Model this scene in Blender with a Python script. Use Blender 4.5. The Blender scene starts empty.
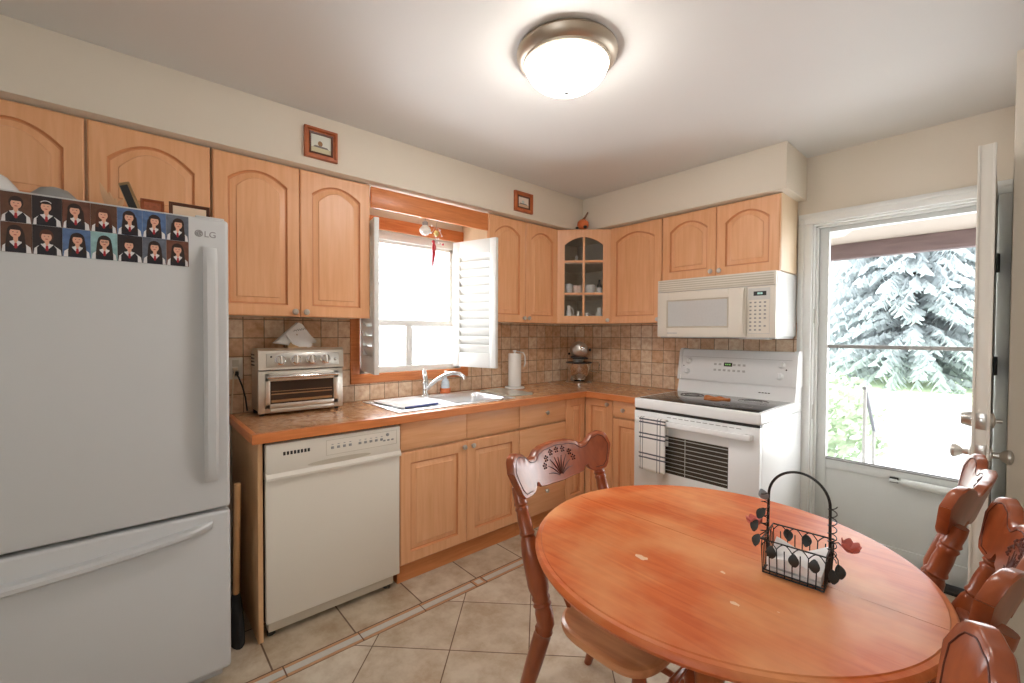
import bpy, bmesh, math, random
from mathutils import Vector, Matrix
random.seed(7)
SC = bpy.context.scene
COL = SC.collection
PI = math.pi

# ------------------------------------------------------------------ camera
cam_d = bpy.data.cameras.new('camera')
cam_d.sensor_width = 36.0
cam_d.lens = 436.67 / 1024 * 36.0
cam_d.clip_start = 0.02
cam = bpy.data.objects.new('camera', cam_d)
COL.objects.link(cam)
CAM = Vector((2.718, -3.2081, 1.3479))
yaw, pitch, roll = 0.8491, -0.0186, 0.0046
fw = Vector((-math.sin(yaw) * math.cos(pitch), math.cos(yaw) * math.cos(pitch), math.sin(pitch)))
rt = Vector((math.cos(yaw), math.sin(yaw), 0)); up = rt.cross(fw)
r2 = rt * math.cos(roll) + up * math.sin(roll)
u2 = -rt * math.sin(roll) + up * math.cos(roll)
m3 = Matrix((r2, u2, -fw)).transposed()
cam.matrix_world = Matrix.Translation(CAM) @ m3.to_4x4()
SC.camera = cam

# ------------------------------------------------------------------ sky, exposure
SC.view_settings.view_transform = 'Standard'
SC.view_settings.look = 'None'
SC.view_settings.gamma = 1
SC.view_settings.use_curve_mapping = False
SC.view_settings.exposure = 0.98
w = bpy.data.worlds.new('overcast_sky'); SC.world = w; w.use_nodes = True
wn = w.node_tree.nodes; wl = w.node_tree.links
bg = wn['Background']
wtc = wn.new('ShaderNodeTexCoord'); wns = wn.new('ShaderNodeTexNoise'); wns.inputs['Scale'].default_value = 2.0
wr = wn.new('ShaderNodeValToRGB')
wr.color_ramp.elements[0].color = (0.90, 0.95, 1.0, 1); wr.color_ramp.elements[1].color = (1, 1, 1, 1)
wl.new(wtc.outputs['Generated'], wns.inputs['Vector']); wl.new(wns.outputs['Fac'], wr.inputs['Fac']); wl.new(wr.outputs['Color'], bg.inputs['Color'])
bg.inputs['Strength'].default_value = 4.2

def area(name, loc, rot, sx, sy, power, color=(1, 1, 1)):
    d = bpy.data.lights.new(name, 'AREA'); d.shape = 'RECTANGLE'; d.size = sx; d.size_y = sy
    d.energy = power; d.color = color
    o = bpy.data.objects.new(name, d); o.location = loc; o.rotation_euler = rot; COL.objects.link(o); return o
# daylight through sink window and garden door, plus added fill from behind the camera
area('back_fill_light', (2.9, -5.05, 1.5), (PI / 2, 0, 0), 0.78, 0.98, 1.5, (1.0, 0.985, 0.96))  # fill added behind the camera; no window is known there
area('daylight_sink_window', (-0.16, -1.72, 1.55), (PI / 2, 0, -PI / 2), 0.74, 0.9, 14, (0.97, 0.985, 1.0))
area('daylight_garden_door', (2.29, 0.20, 1.3), (PI / 2, 0, PI), 0.68, 1.35, 7, (0.97, 0.985, 1.0))

# ------------------------------------------------------------------ helpers
def lin(c):
    o = []
    for v in c[:3]:
        v = v / 255.0
        o.append(v / 12.92 if v <= 0.04045 else ((v + 0.055) / 1.055) ** 2.4)
    return (o[0], o[1], o[2], 1.0)

class Frame:
    def __init__(s, o, u, v, w):
        s.o = Vector(o); s.u = Vector(u).normalized(); s.v = Vector(v).normalized(); s.w = Vector(w).normalized()
    def __call__(s, u, v, w=0.0):
        return s.o + s.u * u + s.v * v + s.w * w
WF = Frame((0, 0, 0), (0, 1, 0), (0, 0, 1), (1, 0, 0))      # on the window wall: u = y, v = z, w = x
SF = Frame((0, 0, 0), (1, 0, 0), (0, 0, 1), (0, -1, 0))     # on the stove wall: u = x, v = z, w = -y
XY = Frame((0, 0, 0), (1, 0, 0), (0, 1, 0), (0, 0, 1))

class MB:
    def __init__(s): s.v = []; s.f = []; s.m = []
    def add(s, vs, fs, mi=0):
        b = len(s.v); s.v += [Vector(p) for p in vs]
        for f in fs: s.f.append([b + i for i in f]); s.m.append(mi)
        return s
    def box(s, a, b, bev=0.0, mi=0, fr=None, seg=2):
        lo = [min(a[i], b[i]) for i in range(3)]; hi = [max(a[i], b[i]) for i in range(3)]
        bm = bmesh.new(); bmesh.ops.create_cube(bm, size=1.0)
        for v in bm.verts:
            v.co = Vector([(lo[i] + hi[i]) / 2 + v.co[i] * (hi[i] - lo[i]) for i in range(3)])
        if bev > 0:
            bev = min(bev, 0.49 * min(hi[i] - lo[i] for i in range(3)))
            bmesh.ops.bevel(bm, geom=list(bm.edges), offset=bev, segments=seg, profile=0.5, affect='EDGES')
        bm.verts.index_update()
        s.add([fr(*v.co) if fr else v.co.copy() for v in bm.verts], [[v.index for v in f.verts] for f in bm.faces], mi)
        bm.free(); return s
    def tube(s, pts, r, n=10, closed=False, caps=True, mi=0):
        P = [Vector(p) for p in pts]; k = len(P)
        R = r if isinstance(r, (list, tuple)) else [r] * k
        T = []
        for i in range(k):
            a = P[(i - 1) % k] if (closed or i > 0) else P[i]
            b = P[(i + 1) % k] if (closed or i < k - 1) else P[i]
            t = b - a
            T.append(t.normalized() if t.length > 1e-9 else Vector((0, 0, 1)))
        nrm = T[0].orthogonal().normalized(); vs = []
        for i in range(k):
            if i > 0:
                nrm = nrm - T[i] * nrm.dot(T[i])
                if nrm.length < 1e-6: nrm = T[i].orthogonal()
                nrm.normalize()
            bn = T[i].cross(nrm)
            for j in range(n):
                a = 2 * PI * j / n
                vs.append(P[i] + (nrm * math.cos(a) + bn * math.sin(a)) * R[i])
        fs = []
        for i in range(k if closed else k - 1):
            i2 = (i + 1) % k
            for j in range(n):
                j2 = (j + 1) % n
                fs.append([i * n + j, i * n + j2, i2 * n + j2, i2 * n + j])
        if caps and not closed:
            fs.append(list(range(n))[::-1]); fs.append([(k - 1) * n + j for j in range(n)])
        return s.add(vs, fs, mi)
    def lathe(s, prof, o=(0, 0, 0), axis=(0, 0, 1), n=28, a0=0.0, a1=2 * PI, mi=0, ref=None, sx=1.0, sy=1.0):
        o = Vector(o); ax = Vector(axis).normalized()
        e1 = Vector(ref).normalized() if ref else (Vector((1, 0, 0)) if abs(ax.z) > 0.9 else Vector((0, 0, 1)).cross(ax).normalized())
        e1 = (e1 - ax * e1.dot(ax)).normalized(); e2 = ax.cross(e1)
        full = abs(a1 - a0 - 2 * PI) < 1e-6
        cols = n if full else n + 1; vs = []
        for (r, h) in prof:
            for j in range(cols):
                a = a0 + (a1 - a0) * j / n
                vs.append(o + ax * h + (e1 * math.cos(a) * sx + e2 * math.sin(a) * sy) * max(r, 1e-5))
        fs = []
        for i in range(len(prof) - 1):
            for j in range(n):
                j2 = (j + 1) % cols
                fs.append([i * cols + j, i * cols + j2, (i + 1) * cols + j2, (i + 1) * cols + j])
        if full:
            if prof[0][0] > 1e-4: fs.append([j for j in range(n)][::-1])
            if prof[-1][0] > 1e-4: fs.append([(len(prof) - 1) * n + j for j in range(n)])
        else:
            fs.append([i * cols for i in range(len(prof))]); fs.append([i * cols + n for i in range(len(prof))][::-1])
        return s.add(vs, fs, mi)
    def ball(s, c, r, n=16, mi=0, fr=None):
        if not isinstance(r, (tuple, list)): r = (r, r, r)
        c = Vector(c); m = max(6, n // 2); vs = []; fs = []
        X, Y, Z = (fr.u, fr.v, fr.w) if fr else (Vector((1, 0, 0)), Vector((0, 1, 0)), Vector((0, 0, 1)))
        for i in range(m + 1):
            t = PI * i / m
            for j in range(n):
                a = 2 * PI * j / n
                vs.append(c + X * r[0] * max(math.sin(t), 1e-4) * math.cos(a) + Y * r[1] * max(math.sin(t), 1e-4) * math.sin(a) - Z * r[2] * math.cos(t))
        for i in range(m):
            for j in range(n):
                j2 = (j + 1) % n
                fs.append([i * n + j, i * n + j2, (i + 1) * n + j2, (i + 1) * n + j])
        return s.add(vs, fs, mi)
    def prism(s, poly, vec, mi=0):
        P = [Vector(p) for p in poly]; V = Vector(vec); n = len(P)
        fs = [list(range(n))[::-1], [n + i for i in range(n)]]
        for i in range(n): fs.append([i, (i + 1) % n, n + (i + 1) % n, n + i])
        return s.add(P + [p + V for p in P], fs, mi)
    def face(s, poly, mi=0):
        return s.add(poly, [list(range(len(poly)))], mi)
    def loft(s, loops, cap0=True, cap1=True, mi=0):
        n = len(loops[0]); vs = [p for L in loops for p in L]; fs = []
        for i in range(len(loops) - 1):
            for j in range(n):
                j2 = (j + 1) % n
                fs.append([i * n + j, i * n + j2, (i + 1) * n + j2, (i + 1) * n + j])
        if cap0: fs.append(list(range(n))[::-1])
        if cap1: fs.append([(len(loops) - 1) * n + j for j in range(n)])
        return s.add(vs, fs, mi)

ORG = {}
def tagit(o, label=None, cat=None, group=None, kind=None):
    if label: o['label'] = label
    if cat: o['category'] = cat
    if group: o['group'] = group
    if kind: o['kind'] = kind
    return o
def build(name, mb, mats, parent=None, sharp=32, label=None):
    me = bpy.data.meshes.new(name)
    org = ORG.get(parent.name, Vector((0, 0, 0))) if parent else Vector((0, 0, 0))
    me.from_pydata([tuple(v - org) for v in mb.v], [], mb.f)
    if not isinstance(mats, (list, tuple)): mats = [mats]
    for m in mats: me.materials.append(m)
    for i, p in enumerate(me.polygons): p.material_index = mb.m[i]; p.use_smooth = True
    bm = bmesh.new(); bm.from_mesh(me); bmesh.ops.recalc_face_normals(bm, faces=bm.faces); bm.to_mesh(me); bm.free()
    me.set_sharp_from_angle(angle=math.radians(sharp))
    o = bpy.data.objects.new(name, me); COL.objects.link(o)
    if parent: o.parent = parent; ORG[o.name] = org
    if label: o['label'] = label
    return o
def thing(name, label, cat, loc=(0, 0, 0), rotz=0.0, group=None, local=False):
    o = bpy.data.objects.new(name, None); o.empty_display_size = 0.05; COL.objects.link(o)
    o.location = loc; o.rotation_euler = (0, 0, rotz)
    tagit(o, label, cat, group)
    ORG[o.name] = Vector((0, 0, 0)) if local else Vector(loc)
    return o
def single(name, mb, mats, label, cat, group=None, sharp=32):
    o = build(name, mb, mats, None, sharp); return tagit(o, label, cat, group)
def struct(name, mb, mats, parent=None):
    o = build(name, mb, mats, parent)
    if not parent: o['kind'] = 'structure'
    return o
def dup(root, loc, rotz, label=None):
    r = root.copy(); COL.objects.link(r); r.location = loc; r.rotation_euler = (0, 0, rotz)
    if label: r['label'] = label
    for ch in list(root.children):
        c = ch.copy(); COL.objects.link(c); c.parent = r
        for g in list(ch.children):
            d = g.copy(); COL.objects.link(d); d.parent = c
    return r
def text(name, body, size, fr, u, v, wofs, mat, parent, depth=0.0008, align='CENTER'):
    cu = bpy.data.curves.new(name, 'FONT'); cu.body = body; cu.size = size; cu.extrude = depth
    cu.align_x = align; cu.align_y = 'CENTER'
    t = bpy.data.objects.new(name, cu)
    COL.objects.link(t)
    dg = bpy.context.evaluated_depsgraph_get(); me = bpy.data.meshes.new_from_object(t.evaluated_get(dg))
    bpy.data.objects.remove(t)
    mb = MB()
    mb.add([fr(u + p.co.x, v + p.co.y, wofs + p.co.z) for p in me.vertices], [list(p.vertices) for p in me.polygons])
    return build(name, mb, mat, parent)

# ------------------------------------------------------------------ materials
def nodes(name):
    m = bpy.data.materials.new(name); m.use_nodes = True
    return m, m.node_tree.nodes, m.node_tree.links, m.node_tree.nodes['Principled BSDF']
def plain(name, c, rough=0.5, metal=0.0, var=0.04, scale=18.0, bump=0.0, spec=0.5, coat=0.0):
    m, n, l, b = nodes(name)
    tc = n.new('ShaderNodeTexCoord'); ns = n.new('ShaderNodeTexNoise'); ns.inputs['Scale'].default_value = scale; ns.inputs['Detail'].default_value = 3
    mx = n.new('ShaderNodeMix'); mx.data_type = 'RGBA'
    base = lin(c)
    mx.inputs['A'].default_value = tuple(x * (1 - var) for x in base[:3]) + (1,)
    mx.inputs['B'].default_value = tuple(min(1, x * (1 + var)) for x in base[:3]) + (1,)
    l.new(tc.outputs['Object'], ns.inputs['Vector']); l.new(ns.outputs['Fac'], mx.inputs['Factor']); l.new(mx.outputs['Result'], b.inputs['Base Color'])
    b.inputs['Roughness'].default_value = rough; b.inputs['Metallic'].default_value = metal; b.inputs['Specular IOR Level'].default_value = spec
    b.inputs['Coat Weight'].default_value = coat
    if bump > 0:
        bp = n.new('ShaderNodeBump'); bp.inputs['Strength'].default_value = bump; bp.inputs['Distance'].default_value = 0.004
        l.new(ns.outputs['Fac'], bp.inputs['Height']); l.new(bp.outputs['Normal'], b.inputs['Normal'])
    return m
def emit(name, c, s):
    m, n, l, b = nodes(name)
    b.inputs['Base Color'].default_value = lin(c); b.inputs['Emission Color'].default_value = lin(c); b.inputs['Emission Strength'].default_value = s
    return m
def wood(name, c1, c2, stretch=(14, 14, 1.2), rough=0.38, coat=0.15, c3=None, nscale=3.0, spec=0.5):
    m, n, l, b = nodes(name)
    tc = n.new('ShaderNodeTexCoord'); mp = n.new('ShaderNodeMapping'); mp.inputs['Scale'].default_value = stretch
    n1 = n.new('ShaderNodeTexNoise'); n1.inputs['Scale'].default_value = nscale; n1.inputs['Detail'].default_value = 6; n1.inputs['Distortion'].default_value = 0.6
    n2 = n.new('ShaderNodeTexNoise'); n2.inputs['Scale'].default_value = 2.2; n2.inputs['Detail'].default_value = 2
    cr = n.new('ShaderNodeValToRGB'); cr.color_ramp.elements[0].position = 0.33; cr.color_ramp.elements[1].position = 0.68
    cr.color_ramp.elements[0].color = lin(c1); cr.color_ramp.elements[1].color = lin(c2)
    mx = n.new('ShaderNodeMix'); mx.data_type = 'RGBA'
    mx.inputs['B'].default_value = lin(c3 if c3 else c2)
    ml = n.new('ShaderNodeMath'); ml.operation = 'MULTIPLY'; ml.inputs[1].default_value = 0.45
    l.new(tc.outputs['Object'], mp.inputs['Vector']); l.new(mp.outputs['Vector'], n1.inputs['Vector']); l.new(tc.outputs['Object'], n2.inputs['Vector'])
    l.new(n1.outputs['Fac'], cr.inputs['Fac']); l.new(n2.outputs['Fac'], ml.inputs[0]); l.new(ml.outputs[0], mx.inputs['Factor'])
    l.new(cr.outputs['Color'], mx.inputs['A']); l.new(mx.outputs['Result'], b.inputs['Base Color'])
    b.inputs['Roughness'].default_value = rough; b.inputs['Coat Weight'].default_value = coat; b.inputs['Coat Roughness'].default_value = 0.25
    b.inputs['Specular IOR Level'].default_value = spec
    bp = n.new('ShaderNodeBump'); bp.inputs['Strength'].default_value = 0.06; bp.inputs['Distance'].default_value = 0.002
    l.new(n1.outputs['Fac'], bp.inputs['Height']); l.new(bp.outputs['Normal'], b.inputs['Normal'])
    return m
def glass(name, tint=(1, 1, 1), refl=0.08, rough=0.02):
    m, n, l, b = nodes(name)
    n.remove(b)
    tr = n.new('ShaderNodeBsdfTransparent'); tr.inputs['Color'].default_value = (*tint, 1)
    gl = n.new('ShaderNodeBsdfGlossy'); gl.inputs['Roughness'].default_value = rough
    fr = n.new('ShaderNodeFresnel'); fr.inputs['IOR'].default_value = 1.3
    ad = n.new('ShaderNodeMath'); ad.operation = 'MULTIPLY'; ad.inputs[1].default_value = refl / 0.08
    mx = n.new('ShaderNodeMixShader')
    l.new(fr.outputs[0], ad.inputs[0]); l.new(ad.outputs[0], mx.inputs['Fac'])
    l.new(tr.outputs[0], mx.inputs[1]); l.new(gl.outputs[0], mx.inputs[2])
    l.new(mx.outputs[0], n['Material Output'].inputs['Surface'])
    return m
def grid_mat(name, mode, size, mortar, c1, c2, cm, rough=0.5, offs=(0.0, 0.0), nscale=9.0, nvar=0.35, cdark=None, spec=0.5):
    """square tiles; mode picks the two object axes that span the grid"""
    m, n, l, b = nodes(name)
    tc = n.new('ShaderNodeTexCoord'); sp = n.new('ShaderNodeSeparateXYZ'); cb = n.new('ShaderNodeCombineXYZ')
    l.new(tc.outputs['Object'], sp.inputs[0])
    def lincomb(cx, cy, cz, off):
        d = n.new('ShaderNodeVectorMath'); d.operation = 'DOT_PRODUCT'; d.inputs[1].default_value = (cx, cy, cz)
        l.new(tc.outputs['Object'], d.inputs[0])
        a = n.new('ShaderNodeMath'); a.operation = 'ADD'; a.inputs[1].default_value = off
        l.new(d.outputs['Value'], a.inputs[0]); return a.outputs[0]
    k = 1.0 / size
    if mode == 'yz': A, B = (0, k, 0), (0, 0, k)
    elif mode == 'xz': A, B = (k, 0, 0), (0, 0, k)
    elif mode == 'xy': A, B = (k, 0, 0), (0, k, 0)
    else: A, B = (k, k, 0), (k, -k, 0)
    l.new(lincomb(*A, offs[0]), cb.inputs[0]); l.new(lincomb(*B, offs[1]), cb.inputs[1])
    br = n.new('ShaderNodeTexBrick'); br.offset = 0.0; br.squash = 1.0
    br.inputs['Scale'].default_value = 1.0; br.inputs['Mortar Size'].default_value = mortar; br.inputs['Mortar Smooth'].default_value = 0.3
    br.inputs['Brick Width'].default_value = 1.0; br.inputs['Row Height'].default_value = 1.0; br.inputs['Bias'].default_value = 0.0
    br.inputs['Color1'].default_value = lin(c1); br.inputs['Color2'].default_value = lin(c2); br.inputs['Mortar'].default_value = lin(cm)
    l.new(cb.outputs[0], br.inputs['Vector'])
    ns = n.new('ShaderNodeTexNoise'); ns.inputs['Scale'].default_value = nscale; ns.inputs['Detail'].default_value = 6; ns.inputs['Roughness'].default_value = 0.65
    l.new(tc.outputs['Object'], ns.inputs['Vector'])
    cr = n.new('ShaderNodeValToRGB'); cr.color_ramp.elements[0].position = 0.3; cr.color_ramp.elements[1].position = 0.62
    d = cdark or c1
    cr.color_ramp.elements[0].color = lin(d); cr.color_ramp.elements[1].color = (1, 1, 1, 1)
    mx = n.new('ShaderNodeMix'); mx.data_type = 'RGBA'; mx.blend_type = 'MULTIPLY'; mx.inputs['Factor'].default_value = nvar
    l.new(br.outputs['Color'], mx.inputs['A']); l.new(ns.outputs['Fac'], cr.inputs['Fac']); l.new(cr.outputs['Color'], mx.inputs['B'])
    l.new(mx.outputs['Result'], b.inputs['Base Color'])
    b.inputs['Roughness'].default_value = rough; b.inputs['Specular IOR Level'].default_value = spec
    iv = n.new('ShaderNodeMath'); iv.operation = 'SUBTRACT'; iv.inputs[0].default_value = 1.0; l.new(br.outputs['Fac'], iv.inputs[1])
    a2 = n.new('ShaderNodeMath'); a2.operation = 'MULTIPLY_ADD'; a2.inputs[1].default_value = 0.25
    l.new(ns.outputs['Fac'], a2.inputs[0]); l.new(iv.outputs[0], a2.inputs[2])
    bp = n.new('ShaderNodeBump'); bp.inputs['Strength'].default_value = 0.35; bp.inputs['Distance'].default_value = 0.003
    l.new(a2.outputs[0], bp.inputs['Height']); l.new(bp.outputs['Normal'], b.inputs['Normal'])
    return m

M = {}
M['wall'] = plain('cream_wall_paint', (226, 216, 200), 0.75, var=0.012, scale=3, bump=0.02)
M['ceiling'] = plain('white_ceiling_paint', (224, 223, 220), 0.6, var=0.012, scale=4, bump=0.02)
M['trimw'] = plain('white_trim_paint', (233, 234, 231), 0.4, var=0.03, scale=25)
M['door'] = plain('off_white_door_paint', (226, 222, 212), 0.42, var=0.02, scale=12)
M['storm'] = plain('grey_white_storm_door_paint', (214, 217, 215), 0.4, var=0.03, scale=10)
M['maple'] = wood('maple_cabinet_wood', (224, 159, 108), (236, 177, 130), (16, 16, 1.1), 0.40, 0.12, (240, 190, 148))
M['mapleh'] = wood('maple_horizontal_grain', (224, 159, 108), (236, 177, 130), (1.2, 1.2, 18), 0.40, 0.12, (240, 190, 148))
M['sidepanel'] = wood('pale_cabinet_side', (232, 206, 172), (238, 214, 184), (16, 16, 1.1), 0.5, 0.0)
M['carcass'] = wood('maple_carcass', (219, 172, 124), (230, 188, 144), (16, 16, 1.1), 0.5, 0.0)
M['edgewood'] = wood('orange_oak_edge', (196, 108, 54), (220, 136, 78), (2.0, 2.0, 20), 0.4, 0.15, (226, 146, 88))
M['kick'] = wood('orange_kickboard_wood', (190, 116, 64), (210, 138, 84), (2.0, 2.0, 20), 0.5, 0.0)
M['inside'] = plain('cabinet_interior', (228, 214, 194), 0.6)
M['doorgroove'] = plain('deep_orange_door_groove', (214, 146, 98), 0.45)  # deeper orange on the groove faces of the panel doors
M['chairwood'] = wood('red_oak_chair_wood', (120, 54, 26), (156, 78, 40), (9, 9, 2.0), 0.30, 0.3, (166, 88, 48))
M['seatwood'] = wood('oak_seat_wood', (180, 104, 58), (218, 148, 98), (9, 1.5, 9), 0.28, 0.35, (230, 172, 126))
M['groove'] = plain('dark_pressed_groove', (84, 34, 18), 0.5)
M['white'] = plain('white_enamel', (236, 237, 237), 0.25, var=0.01, scale=6)
M['fridge'] = plain('fridge_white', (200, 201, 201), 0.33, var=0.012, scale=5, bump=0.01)
M['fridgeside'] = plain('fridge_grey_side', (188, 189, 190), 0.45)
M['bisque'] = plain('bisque_enamel', (226, 219, 206), 0.32, var=0.012, scale=6)
M['bisqued'] = plain('darker_bisque_trim', (196, 186, 168), 0.4)  # darker bisque tone for outlines, bezels, slots and kick panel
M['grey'] = plain('grey_plastic', (150, 150, 148), 0.45)
M['lgrey'] = plain('light_grey_print', (186, 186, 184), 0.5)
M['dark'] = plain('dark_plastic', (38, 36, 34), 0.45)
M['black'] = plain('black_wire', (22, 24, 24), 0.4)
M['steel'] = plain('brushed_steel', (226, 221, 212), 0.36, 1.0, var=0.04, scale=40)
M['steelw'] = plain('bright_sink_steel', (232, 233, 235), 0.42, 1.0, var=0.03, scale=40)
M['chrome'] = plain('chrome', (228, 228, 228), 0.10, 1.0, var=0.01)
M['nickel'] = plain('satin_nickel', (206, 203, 198), 0.3, 1.0, var=0.02)
M['brass'] = plain('antique_brass', (186, 158, 120), 0.35, 1.0, var=0.05)
M['ring'] = plain('brushed_tan_nickel', (190, 178, 162), 0.42, 1.0, var=0.06)
M['tile_w'] = grid_mat('stone_tile_window_wall', 'yz', 0.1005, 0.028, (232, 192, 152), (250, 232, 208), (166, 134, 106), 0.42, (0.30, -9.10 + 0.0), 26, 0.85, (216, 190, 166))
M['tile_s'] = grid_mat('stone_tile_stove_wall', 'xz', 0.1005, 0.028, (232, 192, 152), (250, 232, 208), (166, 134, 106), 0.42, (0.0, -9.10 + 0.0), 26, 0.85, (216, 190, 166))
M['floor_d'] = grid_mat('floor_tile_diagonal', 'diag', 0.4755, 0.0085, (202, 190, 170), (216, 206, 190), (112, 88, 68), 0.36, (1.496 / 0.4755, -3.364 / 0.4755 + 0.0), 7, 0.75, (190, 164, 134))
M['floor_s'] = grid_mat('floor_tile_square', 'xy', 0.3355, 0.012, (198, 182, 158), (212, 200, 180), (112, 88, 68), 0.36, (-0.806 / 0.3355 + 3, 2.787 / 0.3355 - 0.0), 7, 0.75, (190, 164, 134))
M['strip'] = plain('border_tile_pale', (200, 196, 188), 0.6, var=0.08, scale=30)
M['stripo'] = plain('border_tile_orange_line', (196, 150, 112), 0.6, var=0.08, scale=30)
M['grout'] = plain('brown_grout', (112, 84, 62), 0.7)
M['pane'] = glass('window_glass', (1, 1, 1), 0.06)
M['cabglass'] = glass('cabinet_glass', (1, 1, 1), 0.08)
M['ovenglass'] = plain('dark_oven_glass', (62, 54, 46), 0.08, var=0.1, scale=8)
M['cooktop'] = plain('black_ceramic_glass', (44, 42, 42), 0.07, var=0.15, scale=6)
M['burner'] = plain('burner_ring_print', (120, 118, 116), 0.2)
M['lcd'] = emit('green_clock_digits', (150, 210, 120), 0.35)
M['dome'] = emit('lit_frosted_glass', (255, 249, 242), 22.0)
M['paper'] = plain('white_paper', (240, 238, 234), 0.8, var=0.02, bump=0.1)
M['cloth'] = plain('white_napkin_cloth', (236, 234, 232), 0.9, var=0.03, scale=60, bump=0.15)
M['red'] = plain('red_glaze', (190, 36, 52), 0.3)
M['pink'] = plain('pink_petal', (208, 116, 104), 0.55, var=0.15)
M['leaf'] = plain('dark_metal_leaf', (40, 46, 44), 0.45, var=0.2)
M['greyleaf'] = plain('worn_silver_leaf', (150, 160, 166), 0.4, 0.6)
M['orange'] = plain('orange_glaze', (222, 120, 70), 0.35, var=0.1)
M['skin'] = plain('printed_skin', (222, 168, 142), 0.5)
M['brushblack'] = plain('black_brush', (34, 32, 32), 0.9, bump=0.4)
M['broomwood'] = plain('broom_handle_wood', (206, 160, 110), 0.5)
M['trivet'] = plain('terracotta_trivet', (196, 118, 62), 0.6, var=0.15, bump=0.2)
M['bluetray'] = plain('blue_plastic_trim', (70, 84, 140), 0.4)
M['boardglass'] = plain('mottled_cutting_board', (176, 176, 164), 0.12, var=0.22, scale=60)
M['dkwood'] = wood('dark_frame_wood', (74, 40, 26), (104, 60, 38), (3, 3, 3), 0.4, 0.1)
M['framewood'] = wood('reddish_frame_wood', (150, 72, 36), (190, 104, 58), (6, 6, 6), 0.35, 0.2)

def counter_mat():
    m, n, l, b = nodes('brown_mottled_laminate')
    tc = n.new('ShaderNodeTexCoord'); n1 = n.new('ShaderNodeTexNoise'); n1.inputs['Scale'].default_value = 14; n1.inputs['Detail'].default_value = 8; n1.inputs['Roughness'].default_value = 0.75; n1.inputs['Distortion'].default_value = 1.2
    cr = n.new('ShaderNodeValToRGB'); e = cr.color_ramp.elements
    e[0].position = 0.36; e[0].color = lin((140, 98, 66)); e[1].position = 0.66; e[1].color = lin((220, 184, 146))
    x = cr.color_ramp.elements.new(0.5); x.color = lin((198, 142, 96))
    l.new(tc.outputs['Object'], n1.inputs['Vector']); l.new(n1.outputs['Fac'], cr.inputs['Fac']); l.new(cr.outputs['Color'], b.inputs['Base Color'])
    b.inputs['Roughness'].default_value = 0.22
    return m
M['counter'] = counter_mat()
def table_mat():
    m, n, l, b = nodes('worn_orange_oak_tabletop')
    tc = n.new('ShaderNodeTexCoord'); mp = n.new('ShaderNodeMapping'); mp.inputs['Scale'].default_value = (1.2, 15, 8)
    n1 = n.new('ShaderNodeTexNoise'); n1.inputs['Scale'].default_value = 3; n1.inputs['Detail'].default_value = 7; n1.inputs['Distortion'].default_value = 0.8
    cr = n.new('ShaderNodeValToRGB'); cr.color_ramp.elements[0].position = 0.3; cr.color_ramp.elements[1].position = 0.7
    cr.color_ramp.elements[0].color = lin((190, 84, 34)); cr.color_ramp.elements[1].color = lin((212, 112, 54))
    n2 = n.new('ShaderNodeTexNoise'); n2.inputs['Scale'].default_value = 3.2; n2.inputs['Detail'].default_value = 4
    c2 = n.new('ShaderNodeValToRGB'); c2.color_ramp.elements[0].position = 0.42; c2.color_ramp.elements[1].position = 0.64
    mx = n.new('ShaderNodeMix'); mx.data_type = 'RGBA'; mx.inputs['B'].default_value = lin((224, 162, 108))
    ml = n.new('ShaderNodeMath'); ml.operation = 'MULTIPLY'; ml.inputs[1].default_value = 0.75
    l.new(tc.outputs['Object'], mp.inputs['Vector']); l.new(mp.outputs['Vector'], n1.inputs['Vector']); l.new(tc.outputs['Object'], n2.inputs['Vector'])
    l.new(n1.outputs['Fac'], cr.inputs['Fac']); l.new(n2.outputs['Fac'], c2.inputs['Fac']); l.new(c2.outputs['Color'], ml.inputs[0])
    l.new(cr.outputs['Color'], mx.inputs['A']); l.new(ml.outputs[0], mx.inputs['Factor'])
    # worn-off finish at a few spots
    n3 = n.new('ShaderNodeTexNoise'); n3.inputs['Scale'].default_value = 45; n3.inputs['Detail'].default_value = 3
    l.new(tc.outputs['Object'], n3.inputs['Vector'])
    last = mx.outputs['Result']
    for (px, py, rx, ry) in ((2.076, -2.167, 0.040, 0.016), (2.318, -2.189, 0.022, 0.014), (2.309, -2.066, 0.020, 0.010), (2.398, -2.147, 0.018, 0.012), (2.25, -2.077, 0.015, 0.01)):
        sb = n.new('ShaderNodeVectorMath'); sb.operation = 'SUBTRACT'; sb.inputs[1].default_value = (px - TC[0], py - TC[1], 0.74)
        sc = n.new('ShaderNodeVectorMath'); sc.operation = 'MULTIPLY'; sc.inputs[1].default_value = (1 / rx, 1 / ry, 0)
        ln = n.new('ShaderNodeVectorMath'); ln.operation = 'LENGTH'
        l.new(tc.outputs['Object'], sb.inputs[0]); l.new(sb.outputs[0], sc.inputs[0]); l.new(sc.outputs[0], ln.inputs[0])
        a = n.new('ShaderNodeMath'); a.operation = 'MULTIPLY_ADD'; a.inputs[1].default_value = 2.6; a.inputs[2].default_value = -1.0
        l.new(n3.outputs['Fac'], a.inputs[0])
        g = n.new('ShaderNodeMath'); g.operation = 'LESS_THAN'; l.new(ln.outputs['Value'], g.inputs[0]); l.new(a.outputs[0], g.inputs[1])
        q = n.new('ShaderNodeMath'); q.operation = 'MULTIPLY'; q.inputs[1].default_value = 0.7; l.new(g.outputs[0], q.inputs[0])
        m2 = n.new('ShaderNodeMix'); m2.data_type = 'RGBA'; m2.inputs['B'].default_value = lin((236, 214, 186))
        l.new(last, m2.inputs['A']); l.new(q.outputs[0], m2.inputs['Factor']); last = m2.outputs['Result']
    l.new(last, b.inputs['Base Color'])
    b.inputs['Roughness'].default_value = 0.46; b.inputs['Coat Weight'].default_value = 0.08; b.inputs['Coat Roughness'].default_value = 0.3; b.inputs['Specular IOR Level'].default_value = 0.35
    return m
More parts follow.
